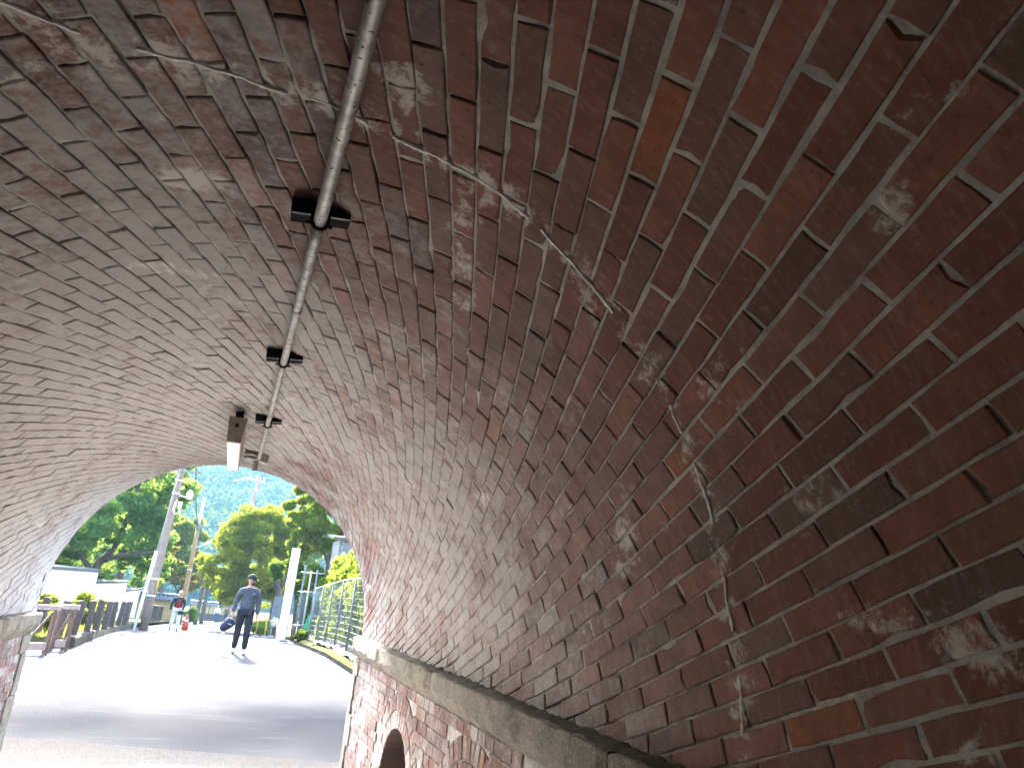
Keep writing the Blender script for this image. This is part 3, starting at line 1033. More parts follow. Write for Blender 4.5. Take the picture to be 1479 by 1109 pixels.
def person(root, H, feet, hands, elbows, shirt, trousers, shoe, hair=None, head_yaw=0.0, detail=True, hip_w=0.095, sleeves=True, jacket=None, wide=1.0, fingers=True):
    """body facing -Y. feet / hands / elbows: ((left),(right)) with left = image right (+X). Lengths in metres for 1.75 m."""
    k = H / 1.75
    S = lambda p: (p[0] * k, p[1] * k, p[2] * k)
    hipL, hipR = (hip_w, 0, 0.93), (-hip_w, 0, 0.93)
    kneeL = tuple((a + b) / 2 for a, b in zip(hipL, feet[0])); kneeL = (kneeL[0], kneeL[1] - 0.035, 0.50)
    kneeR = tuple((a + b) / 2 for a, b in zip(hipR, feet[1])); kneeR = (kneeR[0], kneeR[1] - 0.035, 0.50)
    ankL = (feet[0][0], feet[0][1], feet[0][2] + 0.085)
    ankR = (feet[1][0], feet[1][1], feet[1][2] + 0.085)
    shL, shR = (0.185, 0.0, 1.40), (-0.185, 0.0, 1.40)
    hy, hx = math.cos(head_yaw), math.sin(head_yaw)
    V = [(0, 0, 0.97), (0, 0, 1.12), (0, 0.005, 1.30), (0, 0.01, 1.42), (0, 0.0, 1.50), (0.008 * hx, -0.012 * hy, 1.575), (0.0, 0.0, 1.655), (-0.012 * hx, 0.012 * hy, 1.70),
         shL, elbows[0], hands[0], shR, elbows[1], hands[1],
         hipL, kneeL, ankL, (ankL[0] + 0.01, ankL[1] - 0.12, feet[0][2] + 0.035), hipR, kneeR, ankR, (ankR[0] - 0.01, ankR[1] - 0.12, feet[1][2] + 0.035)]
    E = [(0, 1), (1, 2), (2, 3), (3, 4), (4, 5), (5, 6), (6, 7), (3, 8), (8, 9), (9, 10), (3, 11), (11, 12), (12, 13), (0, 14), (14, 15), (15, 16), (16, 17), (0, 18), (18, 19), (19, 20), (20, 21)]
    rad = [(.13, .10), (.12, .09), (.13, .09), (.085, .07), .052, (.068, .075), (.078, .092), (.07, .08), .055, .04, .026, .055, .04, .026, .085, .055, .037, .035, .085, .055, .037, .035]
    n0 = len(V)
    if fingers:
        for hi in (10, 13):
            sgn = 1 if hi == 10 else -1
            hx0, hy0, hz0 = V[hi]
            pal = len(V)
            V.append((hx0, hy0 - 0.01, hz0 - 0.055)); rad.append((.020, .030)); E.append((hi, pal))
            for q, (dy, ln) in enumerate(((-0.033, .066), (-0.012, .078), (0.008, .073), (0.027, .058))):
                a = len(V)
                V.append((hx0 - sgn * 0.002, hy0 - 0.01 + dy, hz0 - 0.085)); rad.append(.0095); E.append((pal, a))
                V.append((hx0 - sgn * 0.014, hy0 - 0.014 + dy, hz0 - 0.085 - ln * 0.55)); rad.append(.0085); E.append((a, a + 1))
                V.append((hx0 - sgn * 0.032, hy0 - 0.012 + dy, hz0 - 0.085 - ln * 0.85)); rad.append(.007); E.append((a + 1, a + 2))
            a = len(V)
            V.append((hx0 - sgn * 0.01, hy0 - 0.042, hz0 - 0.045)); rad.append(.011); E.append((pal, a))
            V.append((hx0 - sgn * 0.02, hy0 - 0.058, hz0 - 0.082)); rad.append(.009); E.append((a, a + 1))
    body = skin_mesh('body', [S(p) for p in V], E, [tuple(x * k for x in r_) if hasattr(r_, '__len__') else r_ * k for r_ in rad])
    link('body', body, M['skin'], root)
    # face
    hc = Vector((0, 0, 1.635)) * k
    rot = Matrix.Rotation(head_yaw, 3, 'Z')
    if detail:
        mb = ellipsoid(hc + rot @ Vector((0, -0.098, -0.015)) * k, (.014 * k, .020 * k, .024 * k), 8, 6, rot)
        mb.build('nose', M['skin'], root, True)
        for s_ in (-1, 1):
            ellipsoid(hc + rot @ Vector((s_ * 0.082, 0.0, -0.01)) * k, (.012 * k, .022 * k, .032 * k), 8, 6, rot).build('ear', M['skin'], root, True)
            ellipsoid(hc + rot @ Vector((s_ * 0.032, -0.083, 0.012)) * k, (.014 * k, .008 * k, .007 * k), 8, 6, rot).build('eye', M['hair'], root, True)
        ellipsoid(hc + rot @ Vector((0, -0.086, -0.058)) * k, (.024 * k, .008 * k, .006 * k), 8, 6, rot).build('mouth', M['red_cloth'], root, True)
    # shirt
    if jacket is None: jacket = shirt
    w = wide
    tv = [(0, 0, 0.90), (0, 0, 1.10), (0, 0.0, 1.30), (0, 0.005, 1.41), (0, 0.004, 1.482), shL, elbows[0], tuple(a + (b - a) * 0.05 for a, b in zip(hands[0], elbows[0])), shR, elbows[1], tuple(a + (b - a) * 0.05 for a, b in zip(hands[1], elbows[1]))]
    te = [(0, 1), (1, 2), (2, 3), (3, 4), (3, 5), (5, 6), (6, 7), (3, 8), (8, 9), (9, 10)]
    tr = [(.178 * w, .125), (.172 * w, .122), (.178 * w, .125), (.165 * w, .115), (.082, .080), .086, .062, .046, .082, .062, .046]
    link('shirt', skin_mesh('shirt', [S(p) for p in tv], te, [tuple(x * k for x in r_) if hasattr(r_, '__len__') else r_ * k for r_ in tr]), shirt, root)
    lv = [(0, 0, 0.98), hipL, kneeL, (ankL[0], ankL[1], ankL[2] + 0.01), hipR, kneeR, (ankR[0], ankR[1], ankR[2] + 0.01)]
    le = [(0, 1), (1, 2), (2, 3), (0, 4), (4, 5), (5, 6)]
    lr = [(.155, .115), (.108 * w, .112), .085 * w, .066 * w, (.108 * w, .112), .085 * w, .066 * w]
    link('trousers', skin_mesh('trousers', [S(p) for p in lv], le, [tuple(x * k for x in r_) if hasattr(r_, '__len__') else r_ * k for r_ in lr]), trousers, root)
    for a in (ankL, ankR):
        sx = 1 if a is ankL else -1
        def fs(p):
            return Vector((p.x, p.y, max(p.z, -0.045 * k)))
        sh = ellipsoid(Vector((a[0] + sx * 0.008, a[1] - 0.055, a[2] - 0.03)) * k, (.050 * k, .145 * k, .058 * k), 12, 8, None, fs).build('shoe', shoe, root, True)
        MB().box(Vector((a[0] + sx * 0.008, a[1] - 0.055, a[2] - 0.079)) * k, (.085 * k, .26 * k, .014 * k)).build('sole', M['sole'], sh)
    if hair is not None:
        def hf(p):
            q = p.copy()
            if p.y < 0 and p.z < 0.03 * k: q.y *= 0.55
            return q
        ellipsoid(hc + rot @ Vector((0, 0.014, 0.032)) * k, (.090 * k, .104 * k, .092 * k), 14, 9, rot, hf).build('hair', hair, root, True)
    return k


# man with the cap
man = empty('person', (0.64, 18.9, 0.0), 0.0)
tag(man, 'man in dark cap, charcoal sweatshirt and black trousers carrying a navy bag', 'person')
HY = math.radians(62)
person(man, 1.75, ((0.10, -0.10, 0.0), (-0.12, 0.12, 0.0)), ((0.255, -0.06, 0.86), (-0.29, -0.04, 0.88)), ((0.25, 0.03, 1.13), (-0.26, 0.05, 1.14)),
       M['sweat'], M['trouser'], M['shoe'], None, HY)
hc = Vector((0, 0, 1.635)); hrot = Matrix.Rotation(HY, 3, 'Z')
def capf(p):
    return Vector((p.x, p.y, max(p.z, -0.012)))
cap = ellipsoid(hc + Vector((0, 0.0, 0.045)), (.095, .112, .105), 16, 10, hrot, capf).build('cap', M['cap'], man, True)
mb = MB()
Vb = []
for i in range(9):
    a = PI * (0.12 + 0.76 * i / 8)
    for rr, zz in ((0.085, 0.036), (0.165, 0.018)):
        Vb.append(hc + hrot @ Vector((0.98 * rr * 0.62 * math.cos(a) * (1.0 if rr > .1 else 1.35), -rr * math.sin(a) - (0.02 if rr > .1 else 0.0), zz)))
mb.add(Vb, [(2 * i, 2 * i + 1, 2 * i + 3, 2 * i + 2) for i in range(8)])
mb.add([v + Vector((0, 0, -0.006)) for v in Vb], [(2 * i, 2 * i + 2, 2 * i + 3, 2 * i + 1) for i in range(8)])
mb.build('brim', M['cap'], cap)
ellipsoid(hc + hrot @ Vector((0, -0.035, -0.072)), (.068, .070, .045), 12, 8, hrot).build('beard', M['beard'], man, True)
MB().add([(0.078, -0.140, 1.325), (0.118, -0.132, 1.338), (0.116, -0.132, 1.347), (0.072, -0.141, 1.330)], [(0, 1, 2, 3)]).build('chest_logo', M['white_cloth'], man)

bag = empty('sports_bag', (0.64 - 0.36, 18.84, 0.52))
tag(bag, 'navy blue sports bag hanging from the hand of the man in the cap', 'bag')
def bagf(p):
    return Vector((p.x * (1.0 + 0.15 * (p.z < 0)), p.y, p.z + 0.03 * math.sin(p.x * 12)))
ellipsoid((0, 0, 0.10), (0.165, 0.10, 0.125), 18, 10, Matrix.Rotation(-0.25, 3, 'Y'), bagf).build('bag_body', M['navy'], bag, True)
mb = MB()
for dy in (-0.05, 0.05):
    mb.tube([(-0.09 + 0.18 * t_, dy * (1 - math.sin(PI * t_) * 0.8), 0.17 + 0.09 * math.sin(PI * t_)) for t_ in np.linspace(0, 1, 9)], 0.010, 6)
mb.build('handle', M['navy'], bag, True)
MB().add([(0.01, -0.102, 0.125), (0.10, -0.094, 0.10), (0.10, -0.094, 0.112), (0.01, -0.102, 0.137)], [(0, 1, 2, 3)]).build('white_stripe', M['white_cloth'], bag)
umb = empty('folded_umbrella', (0.64 - 0.53, 18.86, 0.06))
tag(umb, 'slim white folded umbrella with dark tip hanging below the navy bag', 'umbrella')
MB().tube([(0.0, 0, 0.03), (0.05, 0, 0.15), (0.12, 0, 0.34), (0.165, 0, 0.46)], [0.008, 0.022, 0.034, 0.022], 10).build('canopy', M['white_cloth'], umb, True)
MB().tube([(-0.025, 0, -0.02), (0.004, 0, 0.05)], 0.008, 8).build('tip', M['cable'], umb, True)

# person in the red top
P2 = (-1.72, 36.5, prof(36.5))
p2 = empty('person', P2)
tag(p2, 'person in open dark jacket, red top and wide white trousers on the road', 'person')
person(p2, 1.66, ((0.15, -0.05, 0.0), (-0.16, 0.05, 0.0)), ((0.22, -0.16, 0.93), (-0.31, 0.0, 0.87)), ((0.28, 0.0, 1.13), (-0.28, 0.04, 1.14)), M['cap'], M['white_cloth'], M['sole'], M['pole_pale'], 0.2, wide=1.12)
ellipsoid((0.02, -0.085, 1.10), (0.095, 0.06, 0.235), 12, 9).build('red_top', M['red_cloth'], p2, True)
b2 = empty('handbag', (P2[0] + 0.17, P2[1] - 0.17, P2[2] + 0.70))
tag(b2, 'small black handbag held in front of the white trousers', 'bag')
MB().box((0, 0, 0.06), (0.25, 0.11, 0.15), Matrix.Rotation(-0.1, 3, 'Y'), 0.01).build('bag_body', M['cap'], b2)
MB().tube([(-0.08 + 0.16 * t_, 0, 0.13 + 0.12 * math.sin(PI * t_)) for t_ in np.linspace(0, 1, 8)], 0.008, 6).build('handle', M['cap'], b2, True)

# two people far down the road
for px, lab, sh, tr, hr, hw in ((-0.30, 'distant person in white top and blue jeans on the far road', M['white_cloth'], M['denim'], M['hair'], 1.2),
                                (0.62, 'distant person in olive top and dark trousers on the far road', M['olive'], M['trouser'], M['hair'], 1.0)):
    y_ = 84.0 if px < 0 else 86.0
    p3 = empty('person', (px, y_, prof(y_)))
    tag(p3, lab, 'person')
    person(p3, 1.70, ((0.11, -0.06, 0.0), (-0.12, 0.06, 0.0)), ((0.27, -0.03, 0.87), (-0.27, -0.03, 0.87)), ((0.25, 0.03, 1.13), (-0.25, 0.03, 1.13)), sh, tr, M['sole'], hr, 0.0, detail=False, wide=hw, fingers=False)

# ------------------------------------------------------------------ street furniture on the left
# timber posts standing in the raised bed
posts = [(-3.35, 18.2, .28), (-2.92, 18.0, .25), (-2.73, 18.5, .26), (-2.66, 19.7, .24), (-2.62, 20.65, .235), (-2.65, 22.3, .16), (-2.71, 24.1, .11), (-2.72, 25.7, .07), (-2.64, 26.5, .05), (-2.72, 27.6, .02)]
ordw = ['first', 'second', 'third', 'fourth', 'fifth', 'sixth', 'seventh', 'eighth', 'ninth', 'tenth', 'eleventh']
for i, (x, y, z) in enumerate(posts):
    o = empty('timber_post', (x, y, z - 0.05), random.uniform(-0.2, 0.2))
    o.rotation_euler = (random.uniform(-0.03, 0.03), random.uniform(-0.03, 0.05), random.uniform(-0.12, 0.12))
    MB().box((0, 0, 0.33), (0.135, 0.12, 0.68), None, 0.008).build('post', M['wood_dark'], o)
    MB().box((0, 0, 0.675), (0.115, 0.10, 0.02), None, 0.004).build('sawn_top', M['wood_dark'], o)
    tag(o, 'dark timber post in the left verge, %s from the brown barricades' % ordw[i], 'post', 'timber posts along the left kerb')
for i, (x, y) in enumerate([(-3.35, 41.0), (-3.34, 42.3), (-3.33, 43.6), (-3.32, 44.9), (-3.31, 46.2), (-3.30, 47.5), (-3.28, 48.8), (-3.26, 50.1)]):
    o = empty('palisade_stake', (x, y, prof(y) + 0.1))
    MB().box((0, 0, 0.45), (0.17, 0.14, 0.9), None, 0.01).build('stake', M['wood_dark'], o)
    MB().box((0, 0, 0.91), (0.14, 0.11, 0.03), None, 0.004).build('sawn_top', M['wood_dark'], o)
    tag(o, 'dark upright stake beyond the utility pole, %s of the row' % ordw[i], 'stake', 'dark stakes beyond the utility pole')

# two brown timber barricades by the portal
def barricade(loc, rz, W, label):
    o = empty('timber_barricade', loc, rz)
    tag(o, label, 'barricade', 'brown timber barricades beside the portal')
    h = 0.78
    for sx in (-1, 1):
        x = sx * W / 2
        MB().bar((x, -0.03, 0.0), (x * 0.93, -0.03, h), 0.055, 0.055, (0, 1, 0)).build('leg', M['wood_brown'], o)
        MB().bar((x, 0.30, 0.0), (x * 0.93, 0.04, h), 0.055, 0.055, (0, 1, 0)).build('leg', M['wood_brown'], o)
        MB().bar((x, -0.02, 0.22), (x, 0.22, 0.22), 0.035, 0.05).build('side_rail', M['wood_brown'], o)
    MB().box((0, 0.0, h + 0.03), (W + 0.12, 0.11, 0.085), None, 0.004).build('top_rail', M['board_pale'], o)
    MB().box((0, -0.065, 0.14), (W - 0.08, 0.03, 0.13), None, 0.004).build('bottom_board', M['board_pale'], o)
    MB().bar((-W / 2 + 0.05, -0.005, 0.2), (W / 2 - 0.05, -0.005, h - 0.05), 0.04, 0.06, (0, 1, 0)).build('brace', M['wood_brown'], o)


barricade((-2.93, 16.1, 0.004), 0.30, 0.40, 'brown timber barricade nearest the left pier with diagonal brace')
barricade((-2.70, 17.0, 0.004), 0.36, 0.26, 'narrower brown timber barricade standing next to the stone kerb')

# kerbs
def kerb(name, tab, sgn, y0, y1, h, w, mat, label):
    o = empty(name, (0, 0, 0))
    tag(o, label, 'kerb')
    y = y0
    while y < y1:
        L = min(0.9 + random.uniform(-.08, .08), y1 - y)
        if L < 0.2: break
        V = []
        for yy in (y + 0.008, y + L - 0.008):
            x = lerp_tab(tab, yy)
            z = prof(yy)
            for dx, dz in ((0, -0.02), (0.012, h - 0.025), (0.035, h), (w, h), (w, -0.02)):
                V.append((x + sgn * dx + random.uniform(-.006, .006), yy, z + dz + (random.uniform(-.006, .006) if dz > 0 else 0)))
        MB().add(V, [(0, 1, 6, 5), (1, 2, 7, 6), (2, 3, 8, 7), (3, 4, 9, 8), (0, 1, 2, 3, 4), (9, 8, 7, 6, 5)]).build('kerb_stone', mat, o)
        y += L
    return o


kerb('stone_kerb', KL, -1, 17.75, 34.0, 0.21, 0.16, M['kerb'], 'low grey stone kerb holding the left verge with timber posts')
kr = kerb('stone_kerb', KR, 1, 9.0, 31.5, 0.13, 0.15, M['kerb'], 'mossy stone kerb along the right edge below the wire fence')
# moss cushions on the right kerb
V, F = [], []
ysl = np.arange(9.0, 31.0, 0.12)
for y in ysl:
    for k, t_ in enumerate(np.linspace(0, 1, 7)):
        x = lerp_tab(KR, y) - 0.02 + t_ * 0.55
        nz = noise.noise((x * 5, y * 3, 1)) * 0.5 + 0.5
        hgt = 0.035 + max(0.0, nz - 0.22 - 0.02 * max(0, y - 20)) * 0.13 * math.sin(PI * min(1, max(0.02, t_)))
        V.append((x, y, prof(y) + 0.128 + hgt + (-0.06 if t_ in (0, 1) else 0)))
for i in range(len(ysl) - 1):
    for k in range(6):
        p = i * 7 + k
        F.append((p, p + 1, p + 8, p + 7))
me = fast_mesh('moss', np.array(V), np.array(F))
me.polygons.foreach_set('use_smooth', [True] * len(me.polygons))
tag(link('moss', me, M['moss']), 'yellow green moss growing over the right kerb', 'moss', kind='stuff')

# white garden wall in three steps down
def wall_thing(name, label, x, y0, y1, ztop, mat, cap_mat, th=0.25, cat='wall', capw=0.42, capdx=0.0):
    o = empty(name, (x, (y0 + y1) / 2, prof(y1) - 0.1))
    tag(o, label, cat, 'stepped white garden wall')
    zb = prof(y1) - 0.1
    MB().box((0, 0, (ztop - zb) / 2 - 0.06), (th, y1 - y0, ztop - zb - 0.12)).build('plaster_face', mat, o)
    MB().add([(-capw / 2, -(y1 - y0) / 2 - 0.05, ztop - zb - 0.12), (capw / 2, -(y1 - y0) / 2 - 0.05, ztop - zb - 0.12), (capw / 2, -(y1 - y0) / 2 - 0.05, ztop - zb - 0.03), (0, -(y1 - y0) / 2 - 0.05, ztop - zb + 0.03), (-capw / 2, -(y1 - y0) / 2 - 0.05, ztop - zb - 0.03),
              (-capw / 2, (y1 - y0) / 2 + 0.05, ztop - zb - 0.12), (capw / 2, (y1 - y0) / 2 + 0.05, ztop - zb - 0.12), (capw / 2, (y1 - y0) / 2 + 0.05, ztop - zb - 0.03), (0, (y1 - y0) / 2 + 0.05, ztop - zb + 0.03), (-capw / 2, (y1 - y0) / 2 + 0.05, ztop - zb - 0.03)],
             [(0, 1, 2, 3, 4), (9, 8, 7, 6, 5), (0, 5, 6, 1), (1, 6, 7, 2), (2, 7, 8, 3), (3, 8, 9, 4), (4, 9, 5, 0)]).build('coping', cap_mat, o)


wall_thing('garden_wall', 'tallest length of white plastered garden wall nearest the tunnel', -5.5, 22.0, 38.2, 1.56, M['plaster'], M['coping'])
wall_thing('garden_wall', 'middle length of the stepped white garden wall', -5.5, 38.25, 49.6, 1.08, M['plaster'], M['coping'])
wall_thing('garden_wall', 'lowest length of white garden wall behind the utility pole', -5.5, 49.65, 61.0, 0.58, M['plaster'], M['coping'])

# ochre walls with tiled coping further on
def tiled_wall(loc, L, h, label, ang=0.0, posts_=True, base=False):
    o = empty('tiled_wall', loc, ang)
    tag(o, label, 'wall', 'ochre walls with tiled tops')
    MB().box((0, 0, h * 0.5), (L, 0.25, h)).build('plaster_face', M['ochre'], o)
    rf = MB().add([(-L / 2 - .1, -0.42, h), (L / 2 + .1, -0.42, h), (L / 2 + .1, 0, h + 0.32), (-L / 2 - .1, 0, h + 0.32), (-L / 2 - .1, 0.42, h), (L / 2 + .1, 0.42, h)],
                  [(0, 1, 2, 3), (3, 2, 5, 4), (0, 3, 4), (1, 5, 2), (0, 4, 5, 1)]).build('tile_roof', M['tile'], o)
    n = int(L / 0.3)
    for i in range(n):
        x = -L / 2 + L * (i + 0.5) / n
        MB().tube([(x, -0.44, h + 0.02), (x, -0.02, h + 0.34)], 0.055, 6).build('roof_tile', M['tile'], rf)
    MB().tube([(-L / 2 - .1, 0, h + 0.36), (L / 2 + .1, 0, h + 0.36)], 0.09, 8).build('ridge', M['tile'], rf)
    if posts_:
        for i in range(int(L / 1.1) + 1):
            MB().box((-L / 2 + i * 1.1, -0.135, h * 0.5), (0.09, 0.03, h)).build('timber_stud', M['timber_base'], o)
    if base:
        MB().box((0, -0.15, h * 0.24), (L, 0.035, h * 0.48)).build('timber_skirt', M['timber_base'], o)


tiled_wall((-4.9, 58.0, prof(58) - .05), 4.6, 1.55, 'ochre plaster wall with dark tiled top behind the dark stakes', -0.10, False)
tiled_wall((0.2, 100.0, prof(100) - .05), 7.5, 1.85, 'far ochre wall with tiled top and brown timber skirt across the road end', -0.12, True, True)

# utility poles
def pole(name, label, base, top, r0, r1, mat, bands=()):
    o = empty(name, base)
    tag(o, label, 'utility pole', 'utility poles along the street')
    b, t_ = Vector(base), Vector(top)
    d = t_ - b
    MB().tube([d * q - Vector((0, 0, 0.1 if q == 0 else 0)) for q in np.linspace(0, 1, 7)], [r0 + (r1 - r0) * q for q in np.linspace(0, 1, 7)], 16).build('shaft', mat, o, True)
    for q in bands:
        rr = r0 + (r1 - r0) * q + 0.012
        MB().tube([d * (q - 0.004), d * (q + 0.004)], rr, 16).build('band', M['edge'], o, True)
    return o, d


PB = (-2.62, 33.0, prof(33) - 0.02)
p1, d1 = pole('utility_pole', 'tall brown leaning utility pole with guy wire at the left kerb', PB, (-2.62 + 0.14, 33.0, 9.2), 0.165, 0.115, M['pole'], (0.135, 0.20, 0.55, 0.605))
MB().tube([(0.155, -0.10, 1.35), (0.165, -0.10, 2.0)], 0.03, 8).build('cable_guard', M['yellow'], p1, True)
MB().tube([(0.09, -0.11, 5.2), (0.30, -0.12, 5.28), (0.55, -0.14, 5.22), (0.66, -0.14, 5.12)], 0.025, 8).build('lamp_arm', M['grey_metal'], p1, True)
ellipsoid((0.62, -0.14, 5.36), (0.14, 0.12, 0.20), 12, 8).build('lamp_head', M['white_paint'], p1, True)
MB().tube([(0.15, -0.13, 5.0), (0.12, -0.2, 4.72), (0.24, -0.2, 4.52), (0.36, -0.18, 4.66), (0.36, -0.16, 4.9)], 0.024, 8).build('cable_loop', M['white_paint'], p1, True)
MB().tube([(0.34, -0.16, 4.75), (0.34, -0.16, 5.05)], 0.075, 10).build('insulator_box', M['white_paint'], p1, True)
MB().bar((-0.08, -0.15, 6.3), (0.9, -0.15, 6.3), 0.08, 0.08).build('cross_arm', M['grey_metal'], p1)
guy = empty('guy_wire', (-2.72, 30.6, prof(30.6)))
tag(guy, 'slanting guy wire with a white guard sleeve bracing the brown pole', 'guy wire')
g0 = Vector((0, 0, 0)); g1 = Vector(PB) + d1 * 0.78 - Vector((-2.72, 30.6, prof(30.6)))
gd = g1.normalized()
MB().tube([g0 - gd * 0.05, g0 + gd * 3.0], 0.055, 10).build('guard_sleeve', M['white_paint'], guy, True)
MB().tube([g0 + gd * 2.9, g1], 0.011, 6).build('wire', M['pole_pale'], guy, True)

P2B = (-2.36, 55.0, prof(55))
pp2, d2 = pole('utility_pole', 'thin tan utility pole with street lamp arm behind the person in red', P2B, (-2.45, 55.0, 4.95), 0.16, 0.13, M['pole_tan'], (0.55,))
MB().tube([(d2.x, 0, d2.z - 0.3), (d2.x - 0.01, 0, d2.z + 2.0)], [0.125, 0.09], 12).build('upper_shaft', M['pole_pale'], pp2, True)
MB().tube([(0.0, -0.1, 4.95), (0.5, -0.15, 5.2), (0.98, -0.2, 5.55)], 0.05, 8).build('lamp_arm', M['pole_pale'], pp2, True)
ellipsoid((1.18, -0.22, 5.62), (0.26, 0.14, 0.10), 12, 8, Matrix.Rotation(-0.25, 3, 'Y')).build('lamp_head', M['white_paint'], pp2, True)
MB().box((d2.x + 0.02, -0.12, d2.z + 0.02), (0.28, 0.24, 0.34)).build('splice_box', M['grey_metal'], pp2)
pole('utility_pole', 'short dark trunk-like pole right of the person in red', (-1.53, 60.0, prof(60)), (-1.47, 60.0, 1.6), 0.16, 0.13, M['bark'])
pole('utility_pole', 'second short dark pole further along beside the ochre wall', (-1.27, 66.0, prof(66)), (-1.26, 66.0, 1.1), 0.17, 0.14, M['bark'])
P3B = (0.0, 118.0, prof(118))
pp3, d3 = pole('utility_pole', 'far pinkish utility pole with crossarm rising above the maple crowns', P3B, (1.75, 118.0, 17.3), 0.30, 0.22, M['pole_pink'], (0.70, 0.8, 0.9))
MB().bar((d3.x - 3.6, 0, d3.z - 1.2), (d3.x - 2.0, 0, d3.z - 0.5), 0.18, 0.22).build('cross_arm', M['pole_pale'], pp3)
MB().bar((d3.x - 2.2, 0, d3.z - 0.5), (d3.x + 0.9, 0, d3.z - 0.75), 0.2, 0.25).build('cross_arm', M['pole_pale'], pp3)
for q in (-1.2, -0.4, 0.7):
    MB().tube([(d3.x + q, 0, d3.z - 0.55), (d3.x + q, 0, d3.z - 0.1)], 0.12, 8).build('insulator', M['white_paint'], pp3, True)
MB().tube([(d3.x - 1.45, -0.3, 13.9), (d3.x - 1.35, -0.3, 15.4)], 0.38, 12).build('transformer', M['white_paint'], pp3, True)

# sagging cable between poles one and two
a = Vector(PB) + d1 * 0.99; b = Vector(P2B) + d2 * 1.0
pts = [a.lerp(b, t_) + Vector((0, 0, -1.6 * 4 * t_ * (1 - t_) * 0.5)) for t_ in np.linspace(0, 1, 24)]
cb = MB().tube(pts, 0.035, 6).build('overhead_cable', M['cable'], None, True)
tag(cb, 'thick black cable sagging from the brown pole to the tan pole', 'cable')
b2_ = b + Vector((0.15, 0, 0.0))
pts = [b2_ + Vector((0.1 * t_, -0.1, -2.4 * t_)) for t_ in np.linspace(0, 1, 6)] + [b2_ + Vector((0.1 + 0.6 * t_, -0.1, -2.4 - 0.9 * math.sin(t_ * 1.4))) for t_ in np.linspace(0.1, 1, 6)]
tag(MB().tube(pts, 0.028, 6).build('hanging_cable', M['cable'], None, True), 'black cable drooping below the splice box of the tan pole', 'cable')

# red-orange cone
cone = empty('traffic_cone', (-1.33, 38.0, prof(38)))
tag(cone, 'red orange traffic cone behind the person in white trousers', 'traffic cone')
MB().tube([(0, 0, 0.03), (0, 0, 0.30), (0, 0, 0.34), (0.0, 0, 0.68)], [0.17, 0.12, 0.115, 0.04], 14).build('cone_body', M['orange'], cone, True)
MB().box((0, 0, 0.02), (0.42, 0.42, 0.04)).build('base', M['orange'], cone)
MB().tube([(0, 0, 0.40), (0, 0, 0.48)], [0.108, 0.09], 14).build('white_band', M['white_paint'], cone, True)

# ------------------------------------------------------------------ right side: gate panel, pipes, fence
gp = empty('gate_panel', (2.37, 30.2, prof(30.2) + 0.03))
tag(gp, 'tall narrow white metal panel standing at the road edge', 'panel')
MB().box((0, 0, 1.72), (0.30, 0.10, 3.42), None, 0.003).build('sheet', M['white_paint'], gp)
MB().box((0.165, 0.02, 1.72), (0.03, 0.12, 3.46)).build('edge_trim', M['grey_metal'], gp)
for z in (0.5, 1.7, 2.9):
    MB().box((0.0, -0.055, z), (0.30, 0.012, 0.03)).build('seam', M['white_paint'], gp)
MB().box((0.12, 0.0, 0.02), (0.34, 0.2, 0.05)).build('foot', M['rust'], gp)

scf = empty('scaffold_frame', (2.78, 29.6, prof(29.6) + 0.1))
tag(scf, 'upright scaffold pipes with clamps beside the white panel', 'scaffold')
for i, (x, y, h, m_) in enumerate(((0.0, 0, 2.75, 'grey_metal'), (0.26, 0.2, 2.55, 'zinc'), (0.48, 0.1, 2.6, 'grey_metal'))):
    pp = MB().tube([(x, y, 0), (x, y, h)], 0.03, 10).build('upright', M[m_], scf, True)
    for z in (0.55, 1.75):
        MB().box((x, y - 0.035, z), (0.10, 0.06, 0.07)).build('clamp', M['edge'], pp)
for z in (0.55, 1.75, 2.45):
    MB().tube([(-0.15, -0.05, z), (0.75, -0.02, z + 0.02)], 0.02, 8).build('ledger', M['grey_metal'], scf, True)
MB().tube([(-0.06, 0.02, 0.0), (-0.06, 0.02, 0.5)], 0.045, 8).build('rusty_stub', M['rust'], scf, True)
dp = empty('dark_panel', (2.98, 29.9, prof(29.9) + 0.1))
tag(dp, 'dark grey upright panel behind the scaffold pipes', 'panel')
MB().box((0, 0, 0.85), (0.22, 0.05, 1.7), None, 0.004).build('sheet', M['dark_panel'], dp)
for z in (0.25, 0.85, 1.45):
    MB().box((0, -0.032, z), (0.22, 0.014, 0.04)).build('rib', M['dark_panel'], dp)
gn = empty('green_net_roll', (3.10, 28.9, prof(28.9) + 0.12))
tag(gn, 'rolled bright green netting leaning by the dark panel', 'net roll')
MB().tube([(-0.06, 0, 0), (-0.02, 0, 0.35), (0.02, 0, 0.7), (0.05, 0, 0.93)], [0.095, 0.10, 0.075, 0.03], 12).build('roll', M['green'], gn, True)
MB().tube([(-0.03, 0, 0.30), (-0.025, 0, 0.34)], 0.105, 12).build('tie', M['white_paint'], gn, True)

